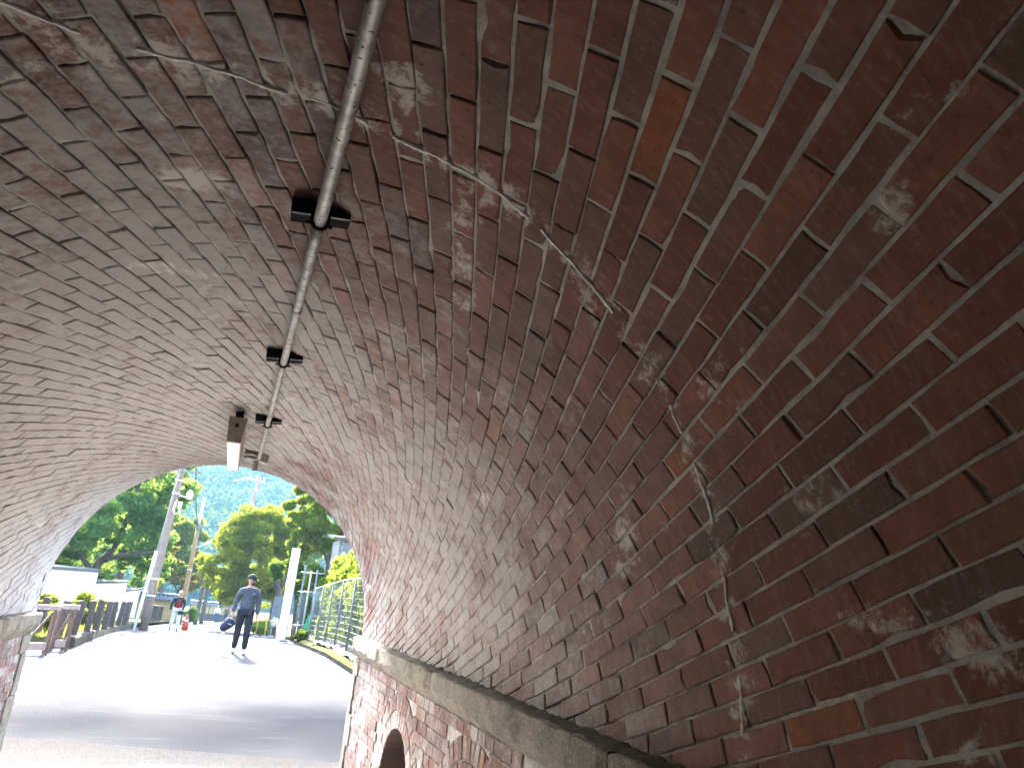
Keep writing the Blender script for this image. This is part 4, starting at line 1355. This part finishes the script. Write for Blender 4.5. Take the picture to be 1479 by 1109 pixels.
# wire mesh fence on posts
fence = empty('wire_fence', (2.65, 20.0, 0.13))
tag(fence, 'grey wire mesh fence on steel posts with vines along the right', 'fence')
fy = [12.2, 14.2, 16.3, 18.4, 20.4, 22.4, 24.6, 26.8]
def fx_(y): return 3.02 if y < 16 else 3.0
zf = lambda y: prof(y) + 0.13
for y in fy:
    MB().tube([(fx_(y) - 2.65, y - 20, zf(y) - 0.13 - 0.05), (fx_(y) - 2.65, y - 20, zf(y) - 0.13 + 1.8)], 0.024, 8).build('fence_post', M['grey_metal'], fence, True)
for zz in (0.12, 1.78):
    MB().tube([(fx_(y) - 2.65, y - 20, zf(y) - 0.13 + zz) for y in fy], 0.016, 8).build('rail', M['grey_metal'], fence, True)
mb = MB()
def wire(a, b, r_=0.0022):
    mb.tube([a, b], r_, 3, False)
for y0, y1 in zip(fy, fy[1:]):
    n_ = int((y1 - y0) / 0.07)
    for i in range(n_ + 1):
        y = y0 + (y1 - y0) * i / n_
        x = fx_(y) - 2.65
        wire((x, y - 20, zf(y) - 0.13 + 0.1), (x, y - 20, zf(y) - 0.13 + 1.78))
    for k in range(12):
        z = 0.12 + k * 0.15
        wire((fx_(y0) - 2.65, y0 - 20, zf(y0) - 0.13 + z), (fx_(y1) - 2.65, y1 - 20, zf(y1) - 0.13 + z))
mb.build('wire_mesh', M['grey_metal'], fence)

# crumpled black plastic sheet at the foot of the fence
V, F = [], []
nx, ny = 10, 40
for j in range(ny + 1):
    y = 16.4 + 7.2 * j / ny
    for i in range(nx + 1):
        t_ = i / nx
        x = 2.86 + 0.62 * t_ + 0.06 * noise.noise((y * 1.3, 2, 2)) - 0.02 * (y - 16)*0.5
        z = prof(y) + 0.235 + 0.16 * t_ + 0.07 * noise.noise((x * 3, y * 2.0, 5)) + 0.035 * noise.noise((x * 9, y * 6, 8))
        V.append((x, y, max(z, prof(y) + 0.175)))
for j in range(ny):
    for i in range(nx):
        p = j * (nx + 1) + i
        F.append((p, p + 1, p + nx + 2, p + nx + 1))
sh = link('plastic_sheet', fast_mesh('plastic_sheet', np.array(V), np.array(F)), M['sheet'])
tag(sh, 'crumpled dark plastic sheet lying along the foot of the wire fence', 'plastic sheet')

# yellow chain stanchions and sign
for i, (x, y) in enumerate(((1.72, 36.6), (2.08, 36.2), (2.42, 37.4), (2.76, 37.2))):
    o = empty('chain_post', (x, y, prof(y)))
    m_ = 'yellow' if i < 2 else 'pole_pale'
    MB().tube([(0, 0, 0), (0, 0, 0.86)], 0.022, 8).build('stem', M[m_], o, True)
    ellipsoid((0, 0, 0.88), (0.035, 0.035, 0.035), 8, 6).build('finial', M[m_], o, True)
    MB().tube([(0, 0, 0.0), (0, 0, 0.04)], [0.13, 0.10], 12).build('base', M['pole_pale'], o, True)
    tag(o, ('yellow chain post left of its pair by the maple trunk', 'yellow chain post right of its pair by the maple trunk', 'pale barrier post holding up the white cloth', 'pale barrier post next to the white panel')[i], 'post', 'chain posts by the maple')
for a_, b_, lab in (((1.72, 36.6), (2.08, 36.2), 'yellow plastic chain between the two yellow posts'), ((2.08, 36.2), (2.76, 37.2), 'yellow plastic chain running towards the white panel')):
    A = Vector((a_[0], a_[1], prof(a_[1]) + 0.82)); B = Vector((b_[0], b_[1], prof(b_[1]) + 0.82))
    mb = MB()
    for t_ in np.linspace(0, 0.94, 16):
        p = A.lerp(B, t_) + Vector((0, 0, -0.6 * t_ * (1 - t_))); q = A.lerp(B, t_ + 0.06) + Vector((0, 0, -0.6 * (t_ + .06) * (0.94 - t_)))
        mb.tube([p, q], 0.022, 6)
    tag(mb.build('plastic_chain', M['yellow'], None), lab, 'chain')
cl = ellipsoid((2.50, 37.2, prof(37) + 0.66), (0.17, 0.08, 0.2), 14, 8, None, lambda p: p * (1 + 0.35 * noise.noise((p.x * 9, p.y * 9, p.z * 9)))).build('white_cloth', M['white_cloth'], None, True)
tag(cl, 'crumpled white cloth draped over the pale barrier post', 'cloth')
sg = empty('notice_board', (2.66, 39.2, prof(39.2)))
tag(sg, 'blank pale grey notice board leaning beside the tree trunk', 'board')
MB().box((0, 0, 1.25), (0.52, 0.04, 1.2), Matrix.Rotation(0.04, 3, 'Y')).build('face', M['shed'], sg)
for s_ in (-0.2, 0.2):
    MB().bar((s_, 0.03, 0), (s_, 0.03, 1.2), 0.04, 0.04).build('leg', M['grey_metal'], sg)
MB().box((-0.12, -0.025, 1.35), (0.14, 0.01, 0.02)).build('dark_mark', M['cable'], sg)

# small pale shed behind the vines
shd = empty('pale_shed', (5.3, 33.0, prof(33)))
tag(shd, 'pale grey shed with pipes half hidden above the vines', 'shed')
MB().box((0, 0, 2.1), (2.2, 2.2, 4.2)).build('wall', M['shed'], shd)
MB().add([(-1.4, -1.4, 4.2), (1.4, -1.4, 4.2), (1.4, 1.4, 4.45), (-1.4, 1.4, 4.45), (-1.4, -1.4, 4.3), (1.4, -1.4, 4.3), (1.4, 1.4, 4.55), (-1.4, 1.4, 4.55)],
         [(0, 1, 2, 3), (4, 7, 6, 5), (0, 4, 5, 1), (1, 5, 6, 2), (2, 6, 7, 3), (3, 7, 4, 0)]).build('roof', M['coping'], shd)
for x in (-0.95,):
    MB().tube([(x, -1.25, 0), (x, -1.25, 4.9)], 0.035, 8).build('drainpipe', M['grey_metal'], shd, True)
w_ = MB().box((0.15, -1.115, 3.4), (0.7, 0.03, 0.6)).build('window', M['dark_panel'], shd)
MB().box((0.15, -1.135, 3.08), (0.8, 0.05, 0.05)).build('sill', M['white_paint'], w_)

# ------------------------------------------------------------------ vegetation
def leaf_cloud(pts, nrm, size, tones, jitter=0.3, droop=0.0, flat=0.0, aspect=0.55):
    n = len(pts)
    rnd = rng.normal(size=(n, 3))
    nn = rnd + flat * np.array([0, 0, 1.0]) * 2.2
    if nrm is not None: nn = nn + nrm * 0.9
    nn /= np.linalg.norm(nn, axis=1)[:, None] + 1e-9
    t = rng.normal(size=(n, 3)); t[:, 2] -= droop
    t -= nn * (t * nn).sum(1)[:, None]
    t /= np.linalg.norm(t, axis=1)[:, None] + 1e-9
    b = np.cross(nn, t)
    s = size * rng.uniform(0.6, 1.35, n)[:, None]
    V = np.empty((n, 4, 3))
    V[:, 0] = pts - t * s
    V[:, 1] = pts + b * s * aspect + nn * s * 0.12
    V[:, 2] = pts + t * s
    V[:, 3] = pts - b * s * aspect + nn * s * 0.12
    F = np.arange(n * 4).reshape(n, 4)
    tn = np.array(tones)
    c = tn[rng.integers(0, len(tn), n)] * rng.uniform(1 - jitter, 1 + jitter, n)[:, None]
    C = np.ones((n, 4, 4)); C[:, :, :3] = c[:, None, :]
    return V.reshape(-1, 3), F, C.reshape(-1, 4)


def crown_points(clusters, n):
    """points concentrated towards the shells of several ellipsoid clumps"""
    vol = np.array([c[3] * c[4] * c[5] for c in clusters]) ** 0.72
    k = rng.choice(len(clusters), n, p=vol / vol.sum())
    C = np.array(clusters)[k]
    d = rng.normal(size=(n, 3)); d /= np.linalg.norm(d, axis=1)[:, None]
    r_ = rng.uniform(0.25, 1.0, n) ** 0.45
    lump = np.array([noise.noise((a * 2.1 + q * 3.3, b * 2.1, c * 2.1)) for (a, b, c), q in zip(d, k)])
    r_ *= 1.0 + 0.38 * lump
    p = C[:, :3] + d * C[:, 3:6] * r_[:, None]
    return p, d


def auto_clumps(ell, n, frac=(0.22, 0.42), seed=0, shell=0.75):
    g = np.random.default_rng(seed)
    out = []
    for x, y, z, a, b, c in ell:
        for _ in range(n):
            d = g.normal(size=3); d /= np.linalg.norm(d)
            rr = g.uniform(0.35, 1.0) ** 0.5 * shell
            f = g.uniform(*frac)
            out.append((x + d[0] * a * rr, y + d[1] * b * rr, z + d[2] * c * rr, a * f, b * f, c * f * 0.8))
    return out


G_DARK = [(0.1008, 0.2016, 0.0571), (0.1176, 0.2269, 0.0605), (0.1429, 0.2435, 0.0672), (0.0706, 0.1512, 0.0504), (0.168, 0.252, 0.0672)]
G_MID = [(0.1076, 0.1904, 0.0264), (0.1358, 0.207, 0.0298), (0.1656, 0.2236, 0.0331), (0.0828, 0.1573, 0.0248)]
G_YEL = [(0.1656, 0.1518, 0.0166), (0.1932, 0.1448, 0.0193), (0.1174, 0.138, 0.0166), (0.2346, 0.1518, 0.0276), (0.0828, 0.1174, 0.0138)]
G_ORG = [(0.30, 0.13, 0.03), (0.27, 0.10, 0.03), (0.25, 0.16, 0.028), (0.20, 0.16, 0.02)]
G_VINE = [(0.075, 0.12, 0.018), (0.10, 0.145, 0.024), (0.12, 0.15, 0.035), (0.05, 0.09, 0.014)]


def tree(name, label, base, trunk_pts, trunk_r, limbs, clumps, n, size, tones, flat=0.0, droop=0.3, group='trees along the street', cat='tree', shell_n=True):
    o = empty(name, base)
    tag(o, label, cat, group)
    b = Vector(base)
    mb = MB()
    mb.tube([Vector(p) - b for p in trunk_pts], trunk_r, 10)
    tr = mb.build('trunk', M['bark'], o, True)
    for lp, lr in limbs:
        MB().tube([Vector(p) - b for p in lp], lr, 7).build('limb', M['bark'], tr, True)
    p, d = crown_points(clumps, n)
    V, F, C = leaf_cloud(p - np.array(base), d if shell_n else None, size, tones, 0.35, droop, flat)
    me = fast_mesh('crown', V, F)
    set_attr(me, 'tone', C, 'FLOAT_COLOR')
    link('crown', me, M['leaf'], o)
    return o


# big dark evergreen behind the white wall
bx, by = -7.0, 41.0
ell = [(-7.6, 41, 4.2, 3.2, 2.8, 2.4), (-4.6, 42, 6.2, 2.4, 2.4, 2.2), (-9.5, 40, 3.2, 2.2, 2.2, 1.9), (-4.4, 42.5, 3.4, 1.8, 1.8, 1.5), (-6.4, 42, 7.6, 2.6, 2.4, 2.0), (-4.2, 43.5, 2.2, 1.6, 1.4, 1.3), (-8.2, 44, 1.8, 3.2, 1.8, 1.6), (-3.9, 42, 4.8, 1.3, 1.4, 1.6)]
tree('broadleaf_tree', 'large dense dark green tree spreading over the white garden wall', (-6.5, 42, prof(42)),
     [(-6.4, 42, prof(42)), (-6.3, 42, 0.8), (-6.0, 42, 1.9), (-5.5, 42, 2.6)], [0.26, 0.21, 0.18, 0.14],
     [([(-6.0, 42, 1.9), (-5.0, 41.6, 2.35), (-3.9, 41.4, 2.55), (-3.3, 41.3, 2.8)], [.15, .11, .08, .05]), ([(-6.2, 42, 1.4), (-7.2, 41.5, 2.6), (-8.4, 41, 3.6)], [.14, .10, .06]),
      ([(-5.5, 42, 2.6), (-5.2, 42, 4.2), (-5.0, 42, 6.4)], [.13, .1, .05]), ([(-5.2, 42, 2.2), (-4.6, 42.2, 3.0), (-4.2, 42.5, 3.9)], [.09, .07, .04])],
     auto_clumps(ell, 40, (0.13, 0.28), 3, 0.9), 76000, 0.105, G_DARK, 0.3, 0.5)
ell = [(-10.5, 36, 3.0, 2.4, 2.4, 1.9), (-9.0, 38, 1.9, 1.6, 1.6, 1.2)]
tree('broadleaf_tree', 'mid green leafy tree at the far left above the wall', (-10.3, 36, prof(36)), [(-10.3, 36, prof(36)), (-10.3, 36, 1.5), (-10.4, 36, 2.8)], [.2, .16, .1],
     [([(-10.3, 36, 1.4), (-9.4, 37, 2.2)], [.1, .05])], auto_clumps(ell, 30, (0.14, 0.28), 5, 0.9), 22000, 0.10, G_MID, 0.4, 0.4)
# yellowing trees in the middle distance, left of centre
ell = [(-3.9, 64, 5.0, 1.8, 1.9, 1.7), (-5.6, 64, 4.0, 1.8, 1.8, 1.5), (-3.2, 64, 2.9, 1.5, 1.5, 1.2)]
tree('maple_tree', 'yellow green tree rising behind the tan pole', (-4.6, 64, prof(64)), [(-4.6, 64, prof(64)), (-4.6, 64, 1.2), (-4.4, 64, 3.8)], [.18, .14, .08],
     [([(-4.6, 64, 1.4), (-5.4, 64, 3.0)], [.08, .04]), ([(-4.5, 64, 2.0), (-3.6, 64, 4.0)], [.08, .04])], auto_clumps(ell, 30, (0.15, 0.3), 7, 0.9), 30000, 0.12, G_MID + G_YEL, 0.6, 0.4)
ell = [(-4.1, 66, 1.9, 2.1, 1.9, 1.3), (-2.4, 68, 1.6, 1.6, 1.6, 1.2), (-1.0, 70, 1.3, 1.3, 1.3, 0.9)]
tree('maple_tree', 'orange and yellow maple turning colour behind the person in red', (-3.4, 66, prof(66)), [(-3.4, 66, prof(66)), (-3.4, 66, 0.2), (-3.0, 66, 1.8)], [.16, .13, .08],
     [([(-3.4, 66, 0.2), (-2.0, 67, 1.4)], [.08, .04]), ([(-3.4, 66, 0.3), (-4.3, 66, 1.7)], [.08, .04])], auto_clumps(ell, 30, (0.15, 0.3), 8, 0.9), 28000, 0.12, G_YEL + G_ORG, 0.9, 0.3)
ell = [(-3.9, 58, 3.2, 1.0, 1.0, 0.5)]
tree('maple_tree', 'small rust red maple spray beside the brown pole', (-4.6, 58, prof(58)), [(-4.6, 58, prof(58)), (-4.5, 58, 1.4), (-4.1, 58, 3.0)], [.1, .08, .04],
     [([(-4.4, 58, 1.6), (-3.7, 58, 3.1)], [.04, .02])], auto_clumps(ell, 6, (0.25, 0.4), 9), 1800, 0.10, [(0.20, 0.06, 0.025), (0.16, 0.05, 0.02), (0.15, 0.08, 0.02)], 0.9, 0.2)
# large green maple on the right, in layered sprays
rngm = np.random.default_rng(12)
cl_ = []
for i in range(230):
    a = rngm.uniform(0, 2 * PI); rr = rngm.uniform(0.1, 1.0) ** 0.6
    z = rngm.uniform(0.0, 1.0)
    lim = math.sin(PI * (0.14 + 0.76 * z)) ** 0.6
    x = 1.35 + 2.75 * rr * lim * math.cos(a); y = 44.5 + 2.5 * rr * lim * math.sin(a)
    zz = 1.25 + 4.6 * z - 0.7 * rr + 0.12 * math.cos(a) + rngm.normal(0, 0.15)
    cl_.append((x, y, zz, rngm.uniform(.25, .60), rngm.uniform(.25, .60), rngm.uniform(.18, .38)))
tree('maple_tree', 'broad layered green maple overhanging the right of the road', (2.75, 42.5, prof(42.5)),
     [(2.75, 42.5, prof(42.5) - .1), (2.72, 42.6, 0.2), (2.78, 42.8, 1.3), (2.3, 43.5, 2.4), (1.7, 44.3, 3.8)], [.27, .22, .20, .13, .06],
     [([(2.78, 42.8, 1.3), (3.2, 43.4, 2.6), (3.2, 44, 3.6)], [.13, .09, .04]), ([(2.5, 43.2, 2.0), (1.2, 43.8, 2.3), (0.1, 44.3, 2.6)], [.10, .07, .03]), ([(2.3, 43.5, 2.4), (1.0, 45, 3.5), (0.4, 45.5, 4.0)], [.08, .05, .03])],
     cl_, 64000, 0.075, [(0.12, 0.165, 0.015), (0.15, 0.175, 0.018), (0.18, 0.185, 0.02), (0.09, 0.14, 0.015), (0.20, 0.185, 0.022)], 0.6, 0.3)
# right: lighter leafy tree in front of it and the tall one behind the fence
ell = [(2.5, 36.5, 2.35, 0.95, 1.0, 0.8), (3.1, 35.5, 1.7, 0.8, 0.8, 0.6)]
tree('broadleaf_tree', 'bright green young tree hanging behind the white panel', (3.3, 36, prof(36)), [(3.3, 36, prof(36)), (3.2, 36, 1.0), (2.8, 36.2, 2.2)], [.10, .08, .04],
     [([(3.2, 36, 1.0), (3.3, 35.6, 1.9)], [.05, .02])], auto_clumps(ell, 10, (0.25, 0.4), 15), 9000, 0.08, [(0.06, 0.12, 0.018), (0.075, 0.14, 0.02), (0.045, 0.09, 0.014)], 0.8, 0.5)
ell = [(3.3, 38, 5.4, 1.4, 1.5, 1.5), (4.4, 37, 4.6, 1.6, 1.5, 1.5), (5.4, 36, 6.0, 1.6, 1.6, 1.6), (3.4, 38, 3.7, 1.0, 1.2, 0.9)]
tree('broadleaf_tree', 'yellowish green tree rising above the fence on the right', (4.6, 37.5, prof(37.5)), [(4.6, 37.5, prof(37.5)), (4.6, 37.5, 2.4), (4.3, 37.5, 4.8)], [.17, .13, .07],
     [([(4.6, 37.5, 2.6), (3.5, 38, 5.0)], [.08, .04]), ([(4.6, 37.5, 3.0), (5.3, 36.6, 5.4)], [.08, .04])], auto_clumps(ell, 36, (0.14, 0.3), 17, 0.9), 42000, 0.09, G_MID + G_YEL[:3], 0.7, 0.4)
# trees closing the end of the street
far_specs = [(-8.2, 50, 1.9, 2.6, 2.0, G_DARK, 'dark green bushy tree filling the gap above the white wall', 36), (-6.6, 56, 4.0, 2.0, 2.6, G_MID, 'mid green tree just left of the brown pole', 37), (-9.5, 78, 5.0, 3.2, 2.6, G_DARK, 'dark green tree filling the gap left of the tan pole', 31), (-0.2, 92, 1.6, 2.4, 1.6, G_MID, 'rounded green tree over the far ochre wall', 32), (6.0, 78, 4.6, 3.2, 2.6, G_MID, 'green tree behind the broad maple', 33),
             (-6.8, 96, 3.4, 2.6, 2.4, G_DARK, 'deep green tree at the bend of the street', 34), (3.4, 104, 2.2, 3.0, 2.2, G_DARK, 'dark green tree right of the far ochre wall', 35)]
for x, y, z, a, c, tn, lab, sd_ in far_specs:
    tree('broadleaf_tree', lab, (x, y, prof(y)), [(x, y, prof(y)), (x, y, z - c * 0.6), (x, y, z)], [.25, .18, .1], [([(x, y, z - c * 0.6), (x + a * .5, y, z + .3)], [.1, .04])],
         auto_clumps([(x, y, z, a, a, c)], 36, (0.15, 0.3), sd_, 0.9), 18000, 0.17, tn, 0.6, 0.4)

# tall tree added by the fence, crown out of view, to shade the asphalt
TY = 4.1
ell = [(0.6, 21.8, 9.6, 3.4, 2.6, 1.1), (3.6, 21.9, 8.8, 2.2, 2.4, 1.4), (-2.4, 21.8, 9.8, 2.2, 2.2, 0.9), (0.4, 23.9, 10.2, 3.8, 1.9, 0.8), (0.2, 20.75, 9.4, 3.6, 1.1, 0.6), (-3.2, 21.6, 9.8, 2.0, 2.4, 0.8), (6.0, 22, 8.5, 2.2, 2.2, 1.8)]
ell = [(x, y + TY, z, a, b, c) for x, y, z, a, b, c in ell]
tree('broadleaf_tree', 'added tall tree whose unseen crown shades the near road, trunk behind the vines', (5.2, 21.5 + TY, prof(25) + .1), [(5.2, 21.5 + TY, -.2), (5.15, 21.5 + TY, 3.0), (5.0, 21.5 + TY, 6.0), (4.8, 21.5 + TY, 8.2)], [.17, .15, .13, .09],
     [([(5.0, 21.5 + TY, 6.0), (3.2, 21.5 + TY, 7.8), (1.0, 21.4 + TY, 9.0), (-1.5, 21.2 + TY, 9.5)], [.10, .08, .05, .02]), ([(5.0, 21.5 + TY, 6.6), (6.2, 22 + TY, 8.4)], [.08, .03])],
     auto_clumps(ell, 18, (0.26, 0.46), 61), 62000, 0.10, G_MID, 0.9, 0.4)

# hedge shrubs behind the posts
def shrub(label, base, ell, n, size, tones, seed, group='shrubs behind the timber posts'):
    o = empty('shrub', base)
    tag(o, label, 'shrub', group)
    for i in range(5):
        a = 2 * PI * i / 5
        MB().tube([(0.05 * math.cos(a), 0.05 * math.sin(a), -0.05), (0.2 * math.cos(a), 0.2 * math.sin(a), 0.4)], [0.02, 0.01], 5).build('stem', M['bark'], o, True)
    p, d = crown_points(auto_clumps(ell, 9, (0.3, 0.5), seed, 0.7), n)
    V, F, C = leaf_cloud(p - np.array(base), d, size, tones, 0.3, 0.0, 0.5)
    me = fast_mesh('foliage', V, F)
    set_attr(me, 'tone', C, 'FLOAT_COLOR')
    link('foliage', me, M['leaf'], o)


G_SHR = [(0.055, 0.085, 0.016), (0.075, 0.095, 0.02), (0.04, 0.065, 0.014), (0.085, 0.085, 0.02)]
shrub('low yellow green shrub behind the barricades', (-4.0, 20.4, .2), [(-3.55, 19.6, .52, .55, 1.1, .36), (-4.2, 20.4, .6, .8, .9, .38)], 9000, 0.045, G_SHR, 41)
shrub('rounded yellow green shrub, highest behind the timber posts', (-3.9, 24.3, .05), [(-3.40, 24.0, .46, .48, 1.1, .52), (-3.35, 22.4, .40, .4, .7, .40)], 9000, 0.045, G_SHR, 42)
shrub('small green shrub between the rounded shrub and the brown pole', (-3.95, 28.6, -.15), [(-3.4, 27.2, .32, .42, 1.3, .50)], 7500, 0.05, G_SHR, 43)
shrub('clipped green bush between the person in red and the short dark pole', (-1.95, 57.5, prof(57.5)), [(-1.95, 57.5, -.75, .55, .6, .75)], 2600, 0.07, G_MID, 44)
shrub('low green planting under the broad maple', (2.1, 40.6, prof(40.6)), [(2.1, 40.6, -.45, 1.0, .7, .42)], 2200, 0.06, G_MID + G_YEL[:1], 45)
shrub('tall leafy thicket closing the gap behind the scaffold pipes', (4.1, 34.0, prof(34)), [(3.7, 33.6, 0.6, .8, .8, 1.0), (4.6, 33.0, 1.5, 1.0, .9, 1.1), (3.6, 34.5, 2.0, .6, .7, .8)], 11000, 0.07, G_VINE, 47, 'plants around the right fence')
shrub('leafy plants at the foot of the white panel', (2.9, 28.3, prof(28.3)), [(2.95, 28.2, -.02, .35, .5, .24)], 1600, 0.05, G_VINE, 46, 'plants around the right fence')

# vines over and behind the wire fence
o = empty('climbing_vine', (3.5, 21, 0.15))
tag(o, 'bright green climbing vine covering the wire fence on the right', 'vine')
ell = [(3.22, 13.4, 1.0, .16, 1.4, 1.0), (3.24, 16.0, 1.0, .20, 1.6, 1.1), (3.24, 19.0, 1.0, .20, 1.7, 1.05), (3.26, 22.0, 0.9, .22, 1.7, 1.0), (3.3, 25.4, 0.7, .25, 1.6, 1.0),
       (3.5, 14.2, 2.2, .35, 1.8, .65), (3.5, 17.4, 2.3, .40, 1.9, .75), (3.6, 21.0, 2.3, .45, 2.0, .8), (3.6, 24.6, 2.2, .45, 1.8, .75), (4.2, 19.0, 1.6, .5, 5.0, 1.4)]
p, d = crown_points(auto_clumps(ell, 16, (0.26, 0.5), 51, 0.9), 34000)
V, F, C = leaf_cloud(p - np.array((3.5, 21, 0.15)), d * np.array([1.6, .4, .4]) * -1, 0.055, G_VINE, 0.35, 0.4, 0.1, 0.8)
me = fast_mesh('foliage', V, F); set_attr(me, 'tone', C, 'FLOAT_COLOR')
link('foliage', me, M['leaf'], o)
for q in range(16):
    y0 = -8.5 + q * 0.9
    MB().tube([(-0.15 + random.uniform(-.1, .2), y0 + random.uniform(-.3, .3), -0.1), (random.uniform(-.15, .2), y0 + random.uniform(-.4, .4), 0.9), (random.uniform(0, .3), y0 + random.uniform(-.6, .6), 2.0)], [0.014, 0.011, 0.006], 5).build('stem', M['bark'], o, True)

# short grass on the left verge
n = 16000
gx = rng.uniform(-5.4, -2.75, n); gyy = rng.uniform(17.8, 34, n)
keep = gx < np.array([lerp_tab(KL, y) - 0.16 for y in gyy])
gx, gyy = gx[keep], gyy[keep]; n = len(gx)
gz = np.array([prof(y) + 0.17 + 0.03 * noise.noise((x * 1.3, y * 1.1, 3)) for x, y in zip(gx, gyy)])
hgt = rng.uniform(0.05, 0.15, n); an = rng.uniform(0, 2 * PI, n); w = 0.012
V = np.empty((n, 3, 3))
V[:, 0] = np.stack([gx - w * np.cos(an), gyy - w * np.sin(an), gz - 0.02], 1)
V[:, 1] = np.stack([gx + w * np.cos(an), gyy + w * np.sin(an), gz - 0.02], 1)
V[:, 2] = np.stack([gx + rng.normal(0, .03, n), gyy + rng.normal(0, .03, n), gz + hgt], 1)
me = fast_mesh('grass', V.reshape(-1, 3), np.arange(n * 3).reshape(n, 3))
tn = np.array([(0.13, 0.15, 0.02), (0.09, 0.12, 0.016), (0.16, 0.14, 0.03), (0.17, 0.13, 0.045)])
C = np.ones((n, 3, 4)); C[:, :, :3] = (tn[rng.integers(0, 4, n)] * rng.uniform(.7, 1.3, n)[:, None])[:, None, :]
set_attr(me, 'tone', C.reshape(-1, 4), 'FLOAT_COLOR')
tag(link('grass', me, M['leaf']), 'short yellow green grass in the left verge', 'grass', kind='stuff')

# ------------------------------------------------------------------ wooded mountain closing the view
def hill_z(x, y):
    a = max(0.0, (y - 190.0)) * 0.42
    a = 130 * (1 - math.exp(-a / 130))
    a += 10 * noise.fractal((x * 0.012, y * 0.012, 1), 1.0, 2.0, 4) * min(1, max(0, (y - 190) / 60))
    a += 0.10 * (x) * min(1, max(0, (y - 190) / 150))
    return a - 7


hx, hy = np.linspace(-190, 190, 60), np.linspace(186, 700, 80)
V, F = [], []
for y in hy:
    for x in hx:
        V.append((x, y, hill_z(x, y)))
m_ = len(hx)
for j in range(len(hy) - 1):
    for i in range(m_ - 1):
        p = j * m_ + i
        F.append((p, p + 1, p + m_ + 1, p + m_))
me = fast_mesh('mountain_terrain', np.array(V), np.array(F))
tag(link('mountain_terrain', me, M['grass_ground']), kind='structure')
# tree crowns of the wood: leafy tufts grouped in rounded crowns
cx = rng.uniform(-120, 120, 9000); cy = rng.uniform(192, 520, 9000)
keep = np.abs(cx) < 12 + (cy * 0.20)
cx, cy = cx[keep], cy[keep]
pts, tones_ = [], []
ft = np.array([(0.020, 0.046, 0.022), (0.028, 0.058, 0.024), (0.040, 0.075, 0.026), (0.052, 0.082, 0.026), (0.012, 0.030, 0.019), (0.065, 0.075, 0.02)])
P, D, T = [], [], []
for x, y in zip(cx, cy):
    z = hill_z(x, y)
    rr = random.uniform(3.0, 7.0)
    n_ = 46
    d = rng.normal(size=(n_, 3)); d[:, 2] = np.abs(d[:, 2]); d /= np.linalg.norm(d, axis=1)[:, None]
    P.append(np.array([x, y, z + rr * 0.55]) + d * rr * np.array([1, 1, 1.15]) * rng.uniform(0.75, 1.05, (n_, 1)))
    D.append(d)
    T.append(np.repeat(ft[random.choices(range(6), (4, 5, 5, 3, 3, 0.7))[0]][None, :] * random.uniform(0.8, 1.25), n_, 0))
P = np.concatenate(P); D = np.concatenate(D); T = np.concatenate(T)
V, F, C = leaf_cloud(P, D * 1.5, 0.72, [(1, 1, 1)], 0.2, 0.0, 0.0, 0.8)
C[:, :3] *= np.repeat(T, 4, 0)
me = fast_mesh('forest', V, F); set_attr(me, 'tone', C, 'FLOAT_COLOR')
tag(link('forest', me, mat_leaf('far_leaf', 0.12)), 'dense blue green forest covering the mountainside behind the street', 'forest', kind='stuff')

# ------------------------------------------------------------------ air
hb = MB().box((0, 265, 70), (830, 950, 164))
hz = hb.build('haze')
hz['kind'] = 'stuff'
hm = bpy.data.materials.new('haze_air')
hm.use_nodes = True
hn = hm.node_tree.nodes
hn.clear()
pv = hn.new('ShaderNodeVolumePrincipled')
pv.inputs['Color'].default_value = (0.34, 0.70, 1.0, 1)
pv.inputs['Density'].default_value = 0.00030
pv.inputs['Anisotropy'].default_value = 0.0
ho = hn.new('ShaderNodeOutputMaterial')
hm.node_tree.links.new(pv.outputs[0], ho.inputs['Volume'])
hz.data.materials.append(hm)
tag(hz, 'thin bluish haze between the street and the mountain', 'haze')
